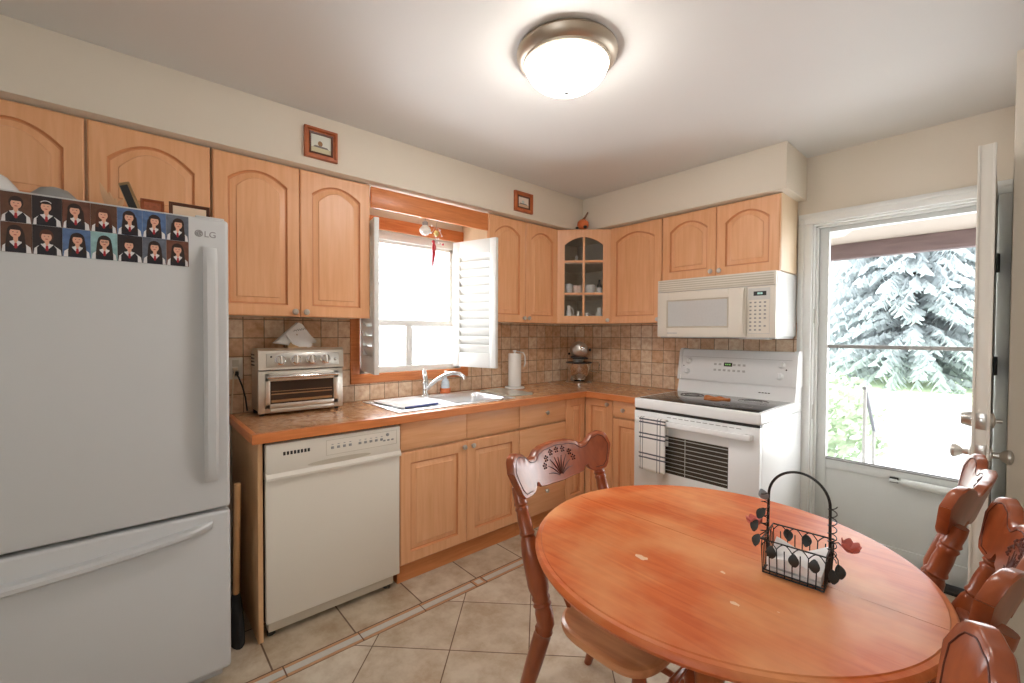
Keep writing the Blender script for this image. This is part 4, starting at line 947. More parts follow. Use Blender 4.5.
# ------------------------------------------------------------------ valance, hanging ornaments
single('valance_board', MB().box((0.307, -2.167, 2.060), (0.325, -1.327, 2.176), 0.003), M['edgewood'], 'orange wooden valance board spanning above the sink window', 'valance')
t = thing('hanging_bulb', 'white bulb hanging under the valance above the sink', 'bulb', (0.285, -1.797, 2.06))
build('hook', MB().tube([(0.305, -1.797, 2.07), (0.285, -1.797, 2.075), (0.282, -1.797, 2.05)], 0.002, 6), M['grey'], t)
build('socket', MB().lathe([(0.014, 0), (0.018, 0.004), (0.018, 0.022), (0.010, 0.028)], (0.282, -1.797, 2.022), n=16), M['grey'], t)
build('bulb', MB().lathe([(0.001, 0), (0.020, 0.006), (0.034, 0.022), (0.036, 0.036), (0.026, 0.052), (0.015, 0.062), (0.001, 0.063)], (0.282, -1.797, 1.962), n=22), M['ceram'], t)
t = thing('chili_ornament', 'hanging charm string with long red chili over the sink', 'ornament', (0.285, -1.725, 2.06))
build('string', MB().tube([(0.305, -1.715, 2.07), (0.284, -1.715, 2.05), (0.284, -1.718, 1.98), (0.284, -1.722, 1.93)], 0.0012, 6), M['grey'], t)
build('yellow_bead', MB().lathe([(0.001, 0), (0.012, 0.006), (0.017, 0.022), (0.012, 0.036), (0.001, 0.042)], (0.284, -1.717, 1.965), n=14), plain('yellow_glass_bead', (214, 188, 120), 0.2), t)
b_ = MB()
for (dy, dz, rr_) in ((0.03, 2.01, 0.007), (-0.035, 1.985, 0.007), (0.02, 1.955, 0.006), (0.045, 1.975, 0.006), (0.024, 1.93, 0.007), (0.05, 1.925, 0.006), (-0.03, 2.03, 0.006)): b_.ball((0.284, -1.720 + dy, dz), rr_, 10)
b_.tube([(0.284, -1.75, 1.985), (0.284, -1.73, 2.02), (0.284, -1.70, 2.02), (0.284, -1.675, 1.975)], 0.0011, 6); b_.tube([(0.284, -1.722, 1.96), (0.284, -1.698, 1.94), (0.284, -1.67, 1.925)], 0.0011, 6)
build('clear_beads', b_, plain('pale_bead', (226, 214, 216), 0.15), t)
build('red_bead', MB().ball((0.284, -1.668, 1.922), 0.008, 10).ball((0.284, -1.738, 1.93), 0.011, 10), M['red'], t)
build('chili', MB().tube([(0.284, -1.736, 1.925), (0.284, -1.733, 1.90), (0.284, -1.736, 1.85), (0.284, -1.742, 1.80), (0.284, -1.744, 1.768)], [0.006, 0.013, 0.011, 0.007, 0.002], 12), M['red'], t)

# small gourd ornament on the corner cabinet
t = thing('gourd_ornament', 'small orange gourd ornament with tall stem on the corner cabinet', 'ornament', (0.405, -0.43, SB))
build('gourd', MB().lathe([(0.014, 0.0), (0.036, 0.012), (0.047, 0.036), (0.043, 0.062), (0.024, 0.080), (0.001, 0.083)], (0.425, -0.430, CT + 0.0105), n=20), M['orange'], t)
build('stem', MB().tube([(0.425, -0.430, CT + 0.088), (0.440, -0.418, CT + 0.115), (0.455, -0.405, CT + 0.150)], [0.012, 0.007, 0.006], 8), plain('brown_stem', (120, 84, 60), 0.6), t)
build('leaf', MB().ball((0.466, -0.452, CT + 0.024), (0.016, 0.016, 0.012), 10).ball((0.405, -0.478, CT + 0.022), (0.014, 0.014, 0.009), 10), M['leaf'], t)

# ------------------------------------------------------------------ microwave
t = thing('microwave', 'bisque over-the-range microwave above the white stove', 'microwave', (1.445, -0.2, 1.326))
x0, x1 = 1.0685, 1.8225
build('body', MB().box((x0, 0.002 * -1 - 0.360, 1.336), (x1, -0.006, 1.7235), 0.003), M['white'], t)
fpan = MB().box((x0, -0.379, 1.640), (x1, -0.350, 1.7235), 0.003)
fv = build('vent_grille', fpan, M['bisque'], t)
vs = MB()
for i in range(5): vs.box((x0 + 0.012, -0.3815, 1.650 + i * 0.0145), (x1 - 0.012, -0.378, 1.6555 + i * 0.0145))
build('vent_slot', vs, M['bisqued'], fv)
dm = MB()
for a, b_ in (((x0, 1.330), (1.142, 1.637)), ((1.551, 1.330), (1.660, 1.637)), ((1.142, 1.330), (1.551, 1.397)), ((1.142, 1.577), (1.551, 1.637))): dm.box((a[0], -0.379, a[1]), (b_[0], -0.352, b_[1]), 0.0015)
dr = build('door', dm, M['bisque'], t)
M['mwglass'] = plain('grey_screened_glass', (200, 200, 198), 0.06, var=0.05, scale=80)
build('window', MB().box((1.140, -0.3765, 1.395), (1.553, -0.356, 1.579)), M['mwglass'], dr)
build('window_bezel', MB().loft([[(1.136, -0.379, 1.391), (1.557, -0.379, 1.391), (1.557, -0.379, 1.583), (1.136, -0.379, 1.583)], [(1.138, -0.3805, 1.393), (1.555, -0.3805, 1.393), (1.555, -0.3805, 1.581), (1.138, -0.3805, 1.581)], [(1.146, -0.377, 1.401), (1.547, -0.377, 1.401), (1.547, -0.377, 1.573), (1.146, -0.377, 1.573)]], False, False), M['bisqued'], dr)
build('handle', MB().loft([[(1.632, -0.379, z), (1.634, -0.379 - q, z), (1.650, -0.379 - q * 1.1, z), (1.654, -0.379, z)] for z, q in ((1.345, 0.003), (1.365, 0.018), (1.45, 0.028), (1.53, 0.028), (1.61, 0.018), (1.632, 0.003))]), M['bisque'], dr)
build('brand_plate', MB().box((1.142, -0.3800, 1.352), (1.215, -0.3785, 1.358)), M['lgrey'], dr)
cp = build('control_panel', MB().box((1.664, -0.379, 1.330), (x1, -0.352, 1.637), 0.0015), M['bisque'], t)
M['panelg'] = plain('pale_grey_keypad', (206, 204, 198), 0.4)
build('keypad', MB().box((1.672, -0.3802, 1.352), (1.792, -0.378, 1.626), 0.001), M['panelg'], cp)
build('keypad_sheet', MB().box((1.674, -0.3808, 1.356), (1.790, -0.3795, 1.556)), M['bisque'], cp)
build('display', MB().box((1.702, -0.3812, 1.580), (1.772, -0.3795, 1.606)), M['dark'], cp)
dgts = MB()
for i in range(3): dgts.box((1.724 + i * 0.010, -0.3816, 1.588), (1.731 + i * 0.010, -0.381, 1.599))
build('digits', dgts, emit('pale_green_digits', (150, 190, 180), 0.6), cp)
for r in range(8):
    for c in range(4):
        if r > 3 and c == 3 and r % 2: continue
        xb = 1.686 + c * 0.0265; zb = 1.540 - r * 0.0235
        build('button', MB().box((xb - 0.006, -0.3818, zb - 0.0045), (xb + 0.006, -0.3805, zb + 0.0045), 0.0005), M['grey'], cp)
build('underside', MB().box((x0 + 0.01, -0.35, 1.322), (x1 - 0.01, -0.01, 1.336)).box((1.62, -0.375, 1.318), (1.78, -0.30, 1.331), 0.003), M['lgrey'], t)

# ------------------------------------------------------------------ stove
t = thing('stove', 'white freestanding electric stove with black glass cooktop', 'stove', (1.484, -0.37, 0))
x0, x1 = 1.107, 1.870
build('body', MB().box((x0 + 0.003, -0.688, 0.03), (x1 - 0.003, -0.025, 0.868), 0.003), M['white'], t)
build('cooktop_frame', MB().box((x0, -0.722, 0.868), (x1, -0.04, 0.932), 0.010, seg=3), M['white'], t)
cg = build('glass_cooktop', MB().box((x0 + 0.028, -0.700, 0.9312), (x1 - 0.020, -0.185, 0.9345), 0.001), M['cooktop'], t)
for (bx_, by_, br) in ((1.29, -0.56, 0.085), (1.66, -0.56, 0.105), (1.29, -0.30, 0.075), (1.68, -0.30, 0.085)):
    bb = MB()
    for r_ in (br, br * 0.62): bb.lathe([(r_, 0.0), (r_, 0.0006), (r_ - 0.004, 0.0006), (r_ - 0.004, 0.0)], (bx_, by_, 0.9344), n=40)
    build('burner', bb, M['burner'], cg)
bk = MB().prism([(x0 + 0.004, -0.165, 0.930), (x0 + 0.004, -0.140, 1.022), (x0 + 0.004, -0.03, 1.022), (x0 + 0.004, -0.03, 0.930)], (x1 - x0 - 0.008, 0, 0))
build('backguard', bk, M['white'], t)
cpm = MB().loft([[(x, -0.03, 1.020), (x, -0.150, 1.022), (x, -0.152, 1.030), (x, -0.118, 1.222), (x, -0.105, 1.238), (x, -0.03, 1.238)] for x in (x0, x1)])
cpm.loft([[(x, -0.035, 1.018), (x, -0.158, 1.020), (x, -0.160, 1.030), (x, -0.124, 1.226), (x, -0.108, 1.244), (x, -0.035, 1.244)] for x in (x0 - 0.001, x0 + 0.022)])
cpm.loft([[(x, -0.035, 1.018), (x, -0.158, 1.020), (x, -0.160, 1.030), (x, -0.124, 1.226), (x, -0.108, 1.244), (x, -0.035, 1.244)] for x in (x1 - 0.022, x1 + 0.001)])
cp = build('control_panel', cpm, M['white'], t)
PF = Frame((0, -0.152, 1.030), (1, 0, 0), (0, 0.034, 0.192), (0, -0.192, 0.034))
for (kx, kz) in ((1.178, 0.128), (1.172, 0.052), (1.782, 0.128), (1.775, 0.055)):
    k = build('knob', MB().lathe([(0.023, 0), (0.023, 0.006), (0.018, 0.009), (0.017, 0.024), (0.001, 0.025)], PF(kx, kz, 0.0), PF.w, 22), M['white'], cp)
    build('grip', MB().box((kx - 0.004, kz - 0.016, 0.024), (kx + 0.004, kz + 0.016, 0.031), 0.002, fr=PF), M['white'], k)
build('clock_display', MB().box((1.430, 0.100, 0.000), (1.485, 0.126, 0.0015), fr=PF), M['dark'], cp)
dd = MB()
for i in range(3): dd.box((1.440 + i * 0.013, 0.109, 0.0012), (1.447 + i * 0.013, 0.118, 0.0022), fr=PF)
build('clock_digits', dd, M['lcd'], cp)
for r in range(2):
    for c in range(7):
        bx_ = 1.372 + c * 0.0315
        if r == 0 and c in (2, 3): continue
        build('button', MB().box((bx_ - 0.009, 0.106 - r * 0.040, 0.0), (bx_ + 0.009, 0.120 - r * 0.040, 0.002), 0.001, fr=PF), M['lgrey'], cp)
build('panel_groove', MB().box((x0 + 0.03, 0.158, 0.0), (x1 - 0.03, 0.160, 0.001), fr=PF), M['lgrey'], cp)
build('indicator_light', MB().lathe([(0.005, 0), (0.004, 0.002), (0.001, 0.0025)], PF(1.810, 0.098, 0.0), PF.w, 10).lathe([(0.004, 0), (0.004, 0.002), (0.001, 0.0025)], PF(1.145, 0.09, 0.0), PF.w, 10), M['dark'], cp)
ind = MB()
for i in range(4): ind.box((1.660 + i * 0.018, -0.1575, 0.972), (1.672 + i * 0.018, -0.152, 0.977))
build('vent_slot', ind, M['dark'], t)
od = MB()
wx0, wx1, wz0, wz1 = 1.275, 1.706, 0.492, 0.722
for a, b_ in (((x0 + 0.004, 0.205), (wx0, 0.852)), ((wx1, 0.205), (x1 - 0.004, 0.852)), ((wx0, 0.205), (wx1, wz0)), ((wx0, wz1), (wx1, 0.852))): od.box((a[0], -0.722, a[1]), (b_[0], -0.690, b_[1]), 0.0015)
dr = build('oven_door', od, M['white'], t)
build('window', MB().box((wx0 - 0.002, -0.7195, wz0 - 0.002), (wx1 + 0.002, -0.693, wz1 + 0.002)), M['ovenglass'], dr)
st_ = MB()
for i in range(9): st_.box((wx0 + 0.003, -0.7212, wz0 + 0.018 + i * 0.0245), (wx1 - 0.003, -0.7194, wz0 + 0.0215 + i * 0.0245))
st_.box((1.455, -0.7212, wz0 + 0.003), (1.458, -0.7194, wz1 - 0.003))
build('window_print', st_, M['lgrey'], dr)
build('handle', MB().box((x0 + 0.035, -0.770, 0.782), (x1 - 0.035, -0.748, 0.818), 0.009, seg=3).box((x0 + 0.035, -0.752, 0.786), (x0 + 0.075, -0.720, 0.814), 0.004).box((x1 - 0.075, -0.752, 0.786), (x1 - 0.035, -0.720, 0.814), 0.004), M['white'], dr)
sl = MB()
for i in range(12): sl.box((1.34 + i * 0.037, -0.7228, 0.834), (1.366 + i * 0.037, -0.7215, 0.838))
build('vent_slot', sl, M['grey'], dr)
build('seal_gap', MB().box((x0 + 0.006, -0.715, 0.853), (x1 - 0.006, -0.66, 0.868)), M['dark'], t)
build('storage_drawer', MB().box((x0 + 0.004, -0.718, 0.045), (x1 - 0.004, -0.690, 0.198), 0.006), M['white'], t)
for fx_ in (x0 + 0.05, x1 - 0.05):
    for fy_ in (-0.64, -0.08): build('foot', MB().lathe([(0.018, 0), (0.018, 0.01), (0.01, 0.012), (0.01, 0.031)], (fx_, fy_, 0), n=14), M['dark'], t)
# towel over the oven handle
tw = MB(); N = 40
prof = []
for i in range(N + 1):
    s_ = i / N
    if s_ < 0.62: z = 0.500 + (0.822 - 0.500) * s_ / 0.62; yv = -0.7765
    elif s_ < 0.74:
        a = PI * (s_ - 0.62) / 0.12; z = 0.822 + 0.004 * math.sin(a); yv = -0.7605 - 0.016 * math.cos(a)
    else: z = 0.822 - (0.16) * (s_ - 0.74) / 0.26; yv = -0.7425
    prof.append((yv, z))
cols = 14; vs_ = []
for (yv, z) in prof:
    for j in range(cols + 1):
        u = j / cols; wob = 0.0022 * math.sin(u * 9 + 0.5) * min(1, (0.83 - z) * 6) * (1 if yv < -0.76 else 0)
        vs_.append((1.180 + 0.180 * u + 0.004 * (0.83 - z), yv - abs(wob), z - 0.006 * math.sin(u * 3)* (1 if z < 0.51 else 0)))
fs_ = []
for i in range(N):
    for j in range(cols): a = i * (cols + 1) + j; fs_.append([a, a + 1, a + cols + 2, a + cols + 1])
tw.add(vs_, fs_)
to = single('dish_towel', tw, M['plaid'], 'white and navy plaid dish towel hanging over the oven handle', 'towel')
for v in to.data.vertices: v.co.x -= 1.262
to.location.x = 1.262
sm = to.modifiers.new('thickness', 'SOLIDIFY'); sm.thickness = 0.003; sm.offset = -1 * 0
# leaf shaped trivet on the cooktop
tv = []
for i in range(36):
    a = 2 * PI * i / 36; r_ = 0.062 + 0.012 * math.sin(3 * a + 0.6) + 0.006 * math.sin(5 * a); tv.append((1.487 + r_ * 1.15 * math.cos(a), -0.395 + r_ * 0.9 * math.sin(a), 0.9348))
m_ = MB().loft([[(p[0], p[1], 0.9348) for p in tv], [(p[0], p[1], 0.942 + 0.004 * math.sin(9 * p[0] * 8)) for p in tv], [(1.487 + (p[0] - 1.487) * 0.93, -0.395 + (p[1] + 0.395) * 0.93, 0.946 + 0.004 * math.sin(9 * p[0] * 8)) for p in tv], [(1.487 + (p[0] - 1.487) * 0.80, -0.395 + (p[1] + 0.395) * 0.8, 0.942) for p in tv]])
single('trivet', m_, M['trivet'], 'terracotta leaf-shaped spoon rest on the black cooktop', 'spoon rest')

# ------------------------------------------------------------------ ceiling lamp
LX, LY = 1.55, -1.90
t = thing('ceiling_lamp', 'lit flush dome ceiling lamp with brushed metal ring', 'lamp', (LX, LY, H))
build('metal_ring', MB().lathe([(0.160, 0.0), (0.196, -0.004), (0.198, -0.012), (0.192, -0.030), (0.180, -0.042), (0.172, -0.046), (0.170, -0.054), (0.163, -0.057), (0.158, -0.050), (0.158, -0.01)], (LX, LY, H - 0.0005), n=56), M['ring'], t)
dome = [(0.160 * math.cos(a), -0.050 - 0.095 * math.sin(a)) for a in [PI / 2 * i / 14 for i in range(15)]]
build('glass_dome', MB().lathe(dome, (LX, LY, H), n=56), M['dome'], t)
build('finial', MB().lathe([(0.012, 0.002), (0.013, -0.004), (0.008, -0.010), (0.010, -0.014), (0.001, -0.018)], (LX, LY, H - 0.145), n=18), M['grey'], t)

# ------------------------------------------------------------------ back doors
cs = MB()
cs.box((1.830, -0.020, 0.0), (1.905, -0.0005, 2.035), 0.004); cs.box((1.830, -0.0205, 2.036), (2.7215, -0.0005, 2.100), 0.004); cs.box((2.676, -0.020, 0.0), (2.7215, -0.0005, 2.035), 0.004)
cs.box((1.842, -0.026, 0.0), (1.862, -0.0185, 2.0685), 0.003); cs.box((1.842, -0.0265, 2.070), (2.720, -0.0185, 2.089), 0.003)
cs.box((1.893, -0.0, 0.0), (1.912, 0.12, 2.04)); cs.box((2.664, 0.0, 0.0), (2.680, 0.12, 2.04)); cs.box((1.905, 0.0, 2.026), (2.672, 0.12, 2.045)); cs.box((1.912, 0.035, 0.0), (1.926, 0.052, 2.03), 0.002); cs.box((1.912, 0.035, 2.012), (2.664, 0.052, 2.027), 0.002)
struct('trim_6', cs, M['trimw'])
hp = MB()
for z in (0.82, 1.42): hp.box((1.9115, 0.004, z), (1.9135, 0.034, z + 0.09), 0.001)
struct('trim_7', hp, M['nickel'])
struct('trim_8', MB().box((1.905, -0.02, 0.0), (2.672, 0.13, 0.018), 0.004), M['dark'])
sd = MB(); a0, a1, z0, z1 = 1.918, 2.660, 0.022, 2.022
g0, g1, gz0, gz1 = 1.975, 2.612, 0.580, 1.985
sd.box((a0, 0.062, z0), (g0, 0.100, z1), 0.003); sd.box((g1, 0.062, z0), (a1, 0.100, z1), 0.003); sd.box((g0, 0.062, gz1), (g1, 0.100, z1), 0.003)
sd.box((g0, 0.062, 0.520), (g1, 0.100, gz0), 0.003); sd.box((g0, 0.062, z0), (g1, 0.100, 0.135), 0.003); sd.box((g0, 0.072, 0.135), (g1, 0.092, 0.520))
d2 = struct('door_2', sd, M['storm'])
struct('middle_rail', MB().box((g0, 0.066, 1.266), (g1, 0.096, 1.288), 0.003), M['grey'], d2)
gb = MB(); gb.box((g0, 0.070, gz0), (g1, 0.074, gz0 + 0.010)).box((g0, 0.058, gz0 - 0.006), (g1, 0.066, gz0 + 0.004), 0.002)
struct('glass_stop', gb, M['grey'], d2)
struct('door_glass', MB().box((g0, 0.080, gz0), (g1, 0.083, gz1)), M['pane'], d2)
struct('closer', MB().tube([(2.315, 0.035, 0.525), (2.335, 0.035, 0.525), (2.336, 0.035, 0.525), (2.60, 0.035, 0.522)], [0.006, 0.006, 0.021, 0.021], 14).box((2.285, 0.030, 0.518), (2.318, 0.062, 0.532), 0.002), M['storm'], d2)
struct('bracket', MB().box((2.283, 0.050, 0.510), (2.322, 0.063, 0.540), 0.003), M['dark'], d2)
struct('screen_hinge', MB().box((1.914, 0.048, 1.40), (1.930, 0.064, 1.46), 0.003).box((1.914, 0.048, 0.72), (1.930, 0.064, 0.78), 0.003), M['storm'], d2)
# inner door, swung open to the right
dl = MB().box((2.637, -0.800, 0.012), (2.673, -0.030, 2.060), 0.002)
dl.box((2.631, -0.803, 0.012), (2.639, -0.765, 2.060), 0.001); dl.box((2.671, -0.803, 0.012), (2.679, -0.765, 2.060), 0.001)
d1 = struct('door_1', dl, M['door'])
def knobset(z, both=True):
    k = MB()
    for sgn, xs in ((-1, 2.631), (1, 2.679)):
        k.lathe([(0.028, 0), (0.028, 0.004), (0.012, 0.008), (0.011, 0.024), (0.018, 0.031), (0.027, 0.046), (0.026, 0.054), (0.016, 0.060), (0.001, 0.062)], (xs, -0.752, z), (sgn, 0, 0), 22)
    return k
struct('door_knob', knobset(0.895), M['nickel'], d1)
k = MB()
k.lathe([(0.030, 0), (0.030, 0.006), (0.024, 0.030), (0.001, 0.032)], (2.631, -0.752, 1.025), (-1, 0, 0), 20); k.lathe([(0.030, 0), (0.028, 0.008), (0.008, 0.014), (0.006, 0.030), (0.001, 0.031)], (2.679, -0.752, 1.025), (1, 0, 0), 20)
struct('deadbolt', k, M['nickel'], d1)
struct('latch_plate', MB().box((2.642, -0.8045, 0.995), (2.668, -0.799, 1.055), 0.001).box((2.642, -0.8045, 0.875), (2.668, -0.799, 0.935), 0.001).box((2.648, -0.812, 1.012), (2.662, -0.803, 1.038), 0.002), M['nickel'], d1)
hg = MB()
for z in (1.70, 1.20, 0.35): hg.tube([(2.678, -0.026, z - 0.045), (2.678, -0.026, z + 0.045)], 0.008, 10).box((2.672, -0.06, z - 0.045), (2.682, -0.026, z + 0.045), 0.001)
struct('hinge', hg, M['dark'], d1)

# ------------------------------------------------------------------ dining table
TZ = 0.742; TR = 0.507
t = thing('dining_table', 'round worn orange oak table with a seam across its top', 'table', (TC[0], TC[1], 0))
prof = [(0.0005, 0.0), (TR - 0.018, 0.0), (TR - 0.016, -0.0025), (TR - 0.006, -0.004), (TR - 0.001, -0.010), (TR + 0.001, -0.017), (TR - 0.003, -0.025), (TR - 0.014, -0.031), (TR - 0.05, -0.033), (0.0005, -0.033)]
for a0, dy in ((0.0, 0.0006), (PI, -0.0006)):
    build('top_leaf', MB().lathe(prof, (TC[0], TC[1] + dy, TZ), n=56, a0=a0, a1=a0 + PI), M['table'], t, sharp=40)
M['tablebase'] = wood('orange_oak_base', (150, 76, 36), (190, 108, 58), (9, 9, 2), 0.32, 0.3)
build('apron', MB().lathe([(0.36, -0.034), (0.37, -0.036), (0.37, -0.085), (0.345, -0.085), (0.345, -0.034)], (TC[0], TC[1], TZ), n=48), M['tablebase'], t)
build('cross_rail', MB().box((TC[0] - 0.36, TC[1] - 0.03, TZ - 0.075), (TC[0] + 0.36, TC[1] + 0.03, TZ - 0.034), 0.004), M['tablebase'], t)
build('pedestal', MB().lathe([(0.040, 0.085), (0.050, 0.10), (0.054, 0.13), (0.052, 0.20), (0.034, 0.28), (0.042, 0.36), (0.048, 0.42), (0.036, 0.50), (0.044, 0.56), (0.070, 0.64), (0.072, 0.668)], (TC[0], TC[1], 0), n=28), M['tablebase'], t)
for k in range(4):
    a = k * PI / 2; dx, dy = math.cos(a), math.sin(a)
    build('foot', MB().tube([(TC[0] + dx * r_, TC[1] + dy * r_, z) for r_, z in ((0.03, 0.13), (0.09, 0.112), (0.17, 0.078), (0.26, 0.042), (0.32, 0.028))], [0.031, 0.031, 0.029, 0.026, 0.026], 12), M['tablebase'], t)

# ------------------------------------------------------------------ chairs
def make_chair(label):
    t = thing('dining_chair', label, 'chair', (0, 0, 0), 0, 'pressed-back oak dining chairs', local=True)
    WD = M['chairwood']
    # seat: rounded, slightly dished
    def seat_loop(k, z, dish=False):
        pts = []
        for i in range(44):
            a = 2 * PI * i / 44; c, s_ = math.cos(a), math.sin(a); e_ = 0.54
            x = 0.222 * math.copysign(abs(c) ** e_, c); y_ = 0.175 * math.copysign(abs(s_) ** e_, s_)
            x *= (0.93 + 0.12 * (y_ / 0.175 * 0.5 + 0.5))
            pts.append((x * k, 0.150 + y_ * k, z))
        return pts
    build('seat', MB().loft([seat_loop(0.90, 0.414), seat_loop(0.98, 0.420), seat_loop(1.0, 0.432), seat_loop(0.99, 0.444), seat_loop(0.95, 0.449), seat_loop(0.80, 0.446), seat_loop(0.55, 0.440), seat_loop(0.2, 0.439)]), M['seatwood'], t)
    def rearpt(s, z):
        b_ = 0.31 * (z - 0.45) if z > 0.45 else 0.33 * (0.45 - z)
        return Vector((s * (0.226 + 0.012 * (z - 0.45)), -b_ - 0.012, z))
    zs = [(0.0, .015), (0.06, .018), (0.20, .024), (0.30, .027), (0.40, .0275), (0.415, .024), (0.422, .029), (0.430, .024), (0.445, .0275), (0.480, .029), (0.492, .025), (0.500, .030), (0.508, .025), (0.518, .030), (0.526, .026), (0.548, .033), (0.56, .034), (0.650, .032), (0.685, .0265), (0.697, .021), (0.705, .026), (0.714, .022), (0.745, .0225), (0.770, .020), (0.778, .0235), (0.786, .019), (0.793, .0235), (0.801, .020), (0.825, .021), (0.845, .019)]
    for s in (-1, 1):
        build('rear_leg', MB().tube([rearpt(s, z) for z, r in zs], [r for z, r in zs], 14), WD, t, sharp=50)
        f0, f1 = Vector((s * 0.150, 0.262, 0.418)), Vector((s * 0.185, 0.300, 0.0))
        fl_ = [(0, .016), (.06, .019), (.16, .024), (.24, .022), (.27, .016), (.285, .021), (.30, .016), (.315, .021), (.33, .018), (.50, .022), (.62, .020), (.66, .016), (.675, .020), (.69, .016), (.85, .014), (1, .012)]
        build('front_leg', MB().tube([f0.lerp(f1, a) for a, r in fl_], [r for a, r in fl_], 14), WD, t, sharp=50)
        p0, p1 = f0.lerp(f1, 0.56), rearpt(s, 0.16)
        build('stretcher', MB().tube([p0.lerp(p1, a) for a in (0, .2, .4, .47, .5, .53, .6, .8, 1)], [.008, .011, .013, .010, .014, .010, .013, .011, .008], 10), WD, t)
    for zz, a in ((0.56, .56), (0.36, .36)):
        L_ = Vector((-0.150, 0.262, 0.418)).lerp(Vector((-0.185, 0.300, 0)), a); R_ = Vector((0.150, 0.262, 0.418)).lerp(Vector((0.185, 0.300, 0)), a)
        build('stretcher', MB().tube([L_.lerp(R_, b_) for b_ in (0, .2, .38, .42, .45, .5, .55, .58, .62, .8, 1)], [.008, .011, .014, .010, .015, .012, .015, .010, .014, .011, .008], 10), WD, t)
    # bent boards of the back
    RC = 0.80; ZL = 0.947
    def bend(s, z, w_):   # s along the board, w_ forward of its face
        a = s / RC; rad = RC - w_
        lean = 0.31 * (z - 0.45)
        sag = RC - RC * math.cos(0.245 / RC)
        return Vector((rad * math.sin(a), -lean - 0.012 + 0.012 - (rad * math.cos(a) - RC) * 1.0 * 1 - sag - w_ * 0.0, z)) if False else Vector((rad * math.sin(a), -lean - sag + (RC - rad * math.cos(a)), z))
    def interp(tab, x):
        x = abs(x)
        for (x0, y0), (x1, y1) in zip(tab[:-1], tab[1:]):
            if x <= x1:
                q_ = (x - x0) / (x1 - x0); q_ = q_ * q_ * (3 - 2 * q_); return y0 + (y1 - y0) * q_
        return tab[-1][1]
    topT = [(0, 0.948), (0.075, 0.944), (0.105, 0.938), (0.150, 0.919), (0.168, 0.921), (0.222, 0.948), (0.255, 0.955), (0.276, 0.950), (0.288, 0.938), (0.294, 0.920), (0.296, 0.905)]
    botT = [(0, 0.811), (0.090, 0.816), (0.134, 0.822), (0.142, 0.838), (0.158, 0.840), (0.166, 0.822), (0.180, 0.814), (0.215, 0.812), (0.245, 0.815), (0.258, 0.824), (0.272, 0.850), (0.288, 0.880), (0.296, 0.898)]
    def board(top, bot, half, th, n=72):
        Ls = []
        for i in range(n + 1):
            s = -half + 2 * half * i / n; zt_, zb_ = top(s), bot(s); ed = 0.004
            Ls.append([bend(s, zb_, ed), bend(s, zb_ + ed, 0), bend(s, zb_ + 0.33 * (zt_ - zb_), 0), bend(s, zb_ + 0.66 * (zt_ - zb_), 0), bend(s, zt_ - ed, 0), bend(s, zt_, ed), bend(s, zt_, th - ed), bend(s, zt_ - ed, th), bend(s, zb_ + 0.66 * (zt_ - zb_), th), bend(s, zb_ + 0.33 * (zt_ - zb_), th), bend(s, zb_ + ed, th), bend(s, zb_, th - ed)])
        return MB().loft(Ls)
    cr = build('crest_rail', board(lambda s: interp(topT, s), lambda s: interp(botT, s), 0.296, 0.026), WD, t, sharp=40)
    th = 0.026; gr = MB(); ol = []
    def inset(s_, tab, d): return interp(tab, s_ * 1.05) + d
    loopp = [bend(s_, inset(s_, topT, -0.013), th + 0.0002) for s_ in [-0.278 + 0.556 * i / 90 for i in range(91)]]
    for sg, rng in ((1, range(0, 12)),):
        pass
    gr.tube(loopp, 0.0015, 6)
    for sg in (-1, 1):
        gr.tube([bend(sg * 0.278, inset(0.278, topT, -0.013), th + 0.0002), bend(sg * 0.281, 0.905, th + 0.0002), bend(sg * 0.272, 0.878, th + 0.0002), bend(sg * 0.255, 0.845, th + 0.0002), bend(sg * 0.235, 0.828, th + 0.0002), bend(sg * 0.195, 0.826, th + 0.0002)], 0.0015, 6)
    # pressed flower spray
    for k, an in enumerate((-1.15, -0.85, -0.55, -0.25, 0.0, 0.25, 0.55, 0.85, 1.15)):
        ln = (0.062, 0.07, 0.074, 0.066, 0.06, 0.066, 0.074, 0.07, 0.062)[k]
        pts = [bend((0.012 + ln * q_) * math.sin(an * (0.75 + 0.35 * q_)) , 0.826 + (0.012 + ln * q_) * math.cos(an * (0.75 + 0.3 * q_)) * 0.95, th + 0.0003) for q_ in [i / 6 for i in range(7)]]
        gr.tube(pts, [0.0012, 0.0018, 0.0024, 0.0026, 0.0022, 0.0016, 0.001], 6)
    for (fs, fz) in ((-0.070, 0.902), (0.0, 0.920), (0.070, 0.902), (-0.086, 0.880), (0.086, 0.880), (-0.036, 0.917), (0.036, 0.917)):
        for k in range(5):
            a = 2 * PI * k / 5 + 0.3; gr.ball(bend(fs + 0.0095 * math.cos(a), fz + 0.0085 * math.sin(a), th), 0.0038, 8)
        gr.ball(bend(fs, fz, th), 0.003, 8)
    build('pressed_carving', gr, M['groove'], cr, label='dark pressed flower and outline carving')
    lt = [(0, 0.690), (0.10, 0.680), (0.16, 0.664), (0.215, 0.668)]; lb_ = [(0, 0.640), (0.12, 0.628), (0.215, 0.622)]
    build('lower_rail', board(lambda s: interp(lt, s), lambda s: interp(lb_, s), 0.219, 0.020, 48), WD, t, sharp=40)
    for k in range(5):
        s = -0.13 + 0.065 * k
        a_, b_ = Vector((s * 0.85, -0.010 - 0.0 + 0.0, 0.445)), bend(s, 0.640, 0.010)
        build('spindle', MB().tube([a_.lerp(b_, q_) for q_ in (0, .15, .35, .48, .52, .56, .7, .9, 1)], [.007, .010, .012, .009, .012, .009, .012, .009, .007], 10), WD, t)
    return t
ch = make_chair('oak pressed-back chair tucked under the table on the sink side')
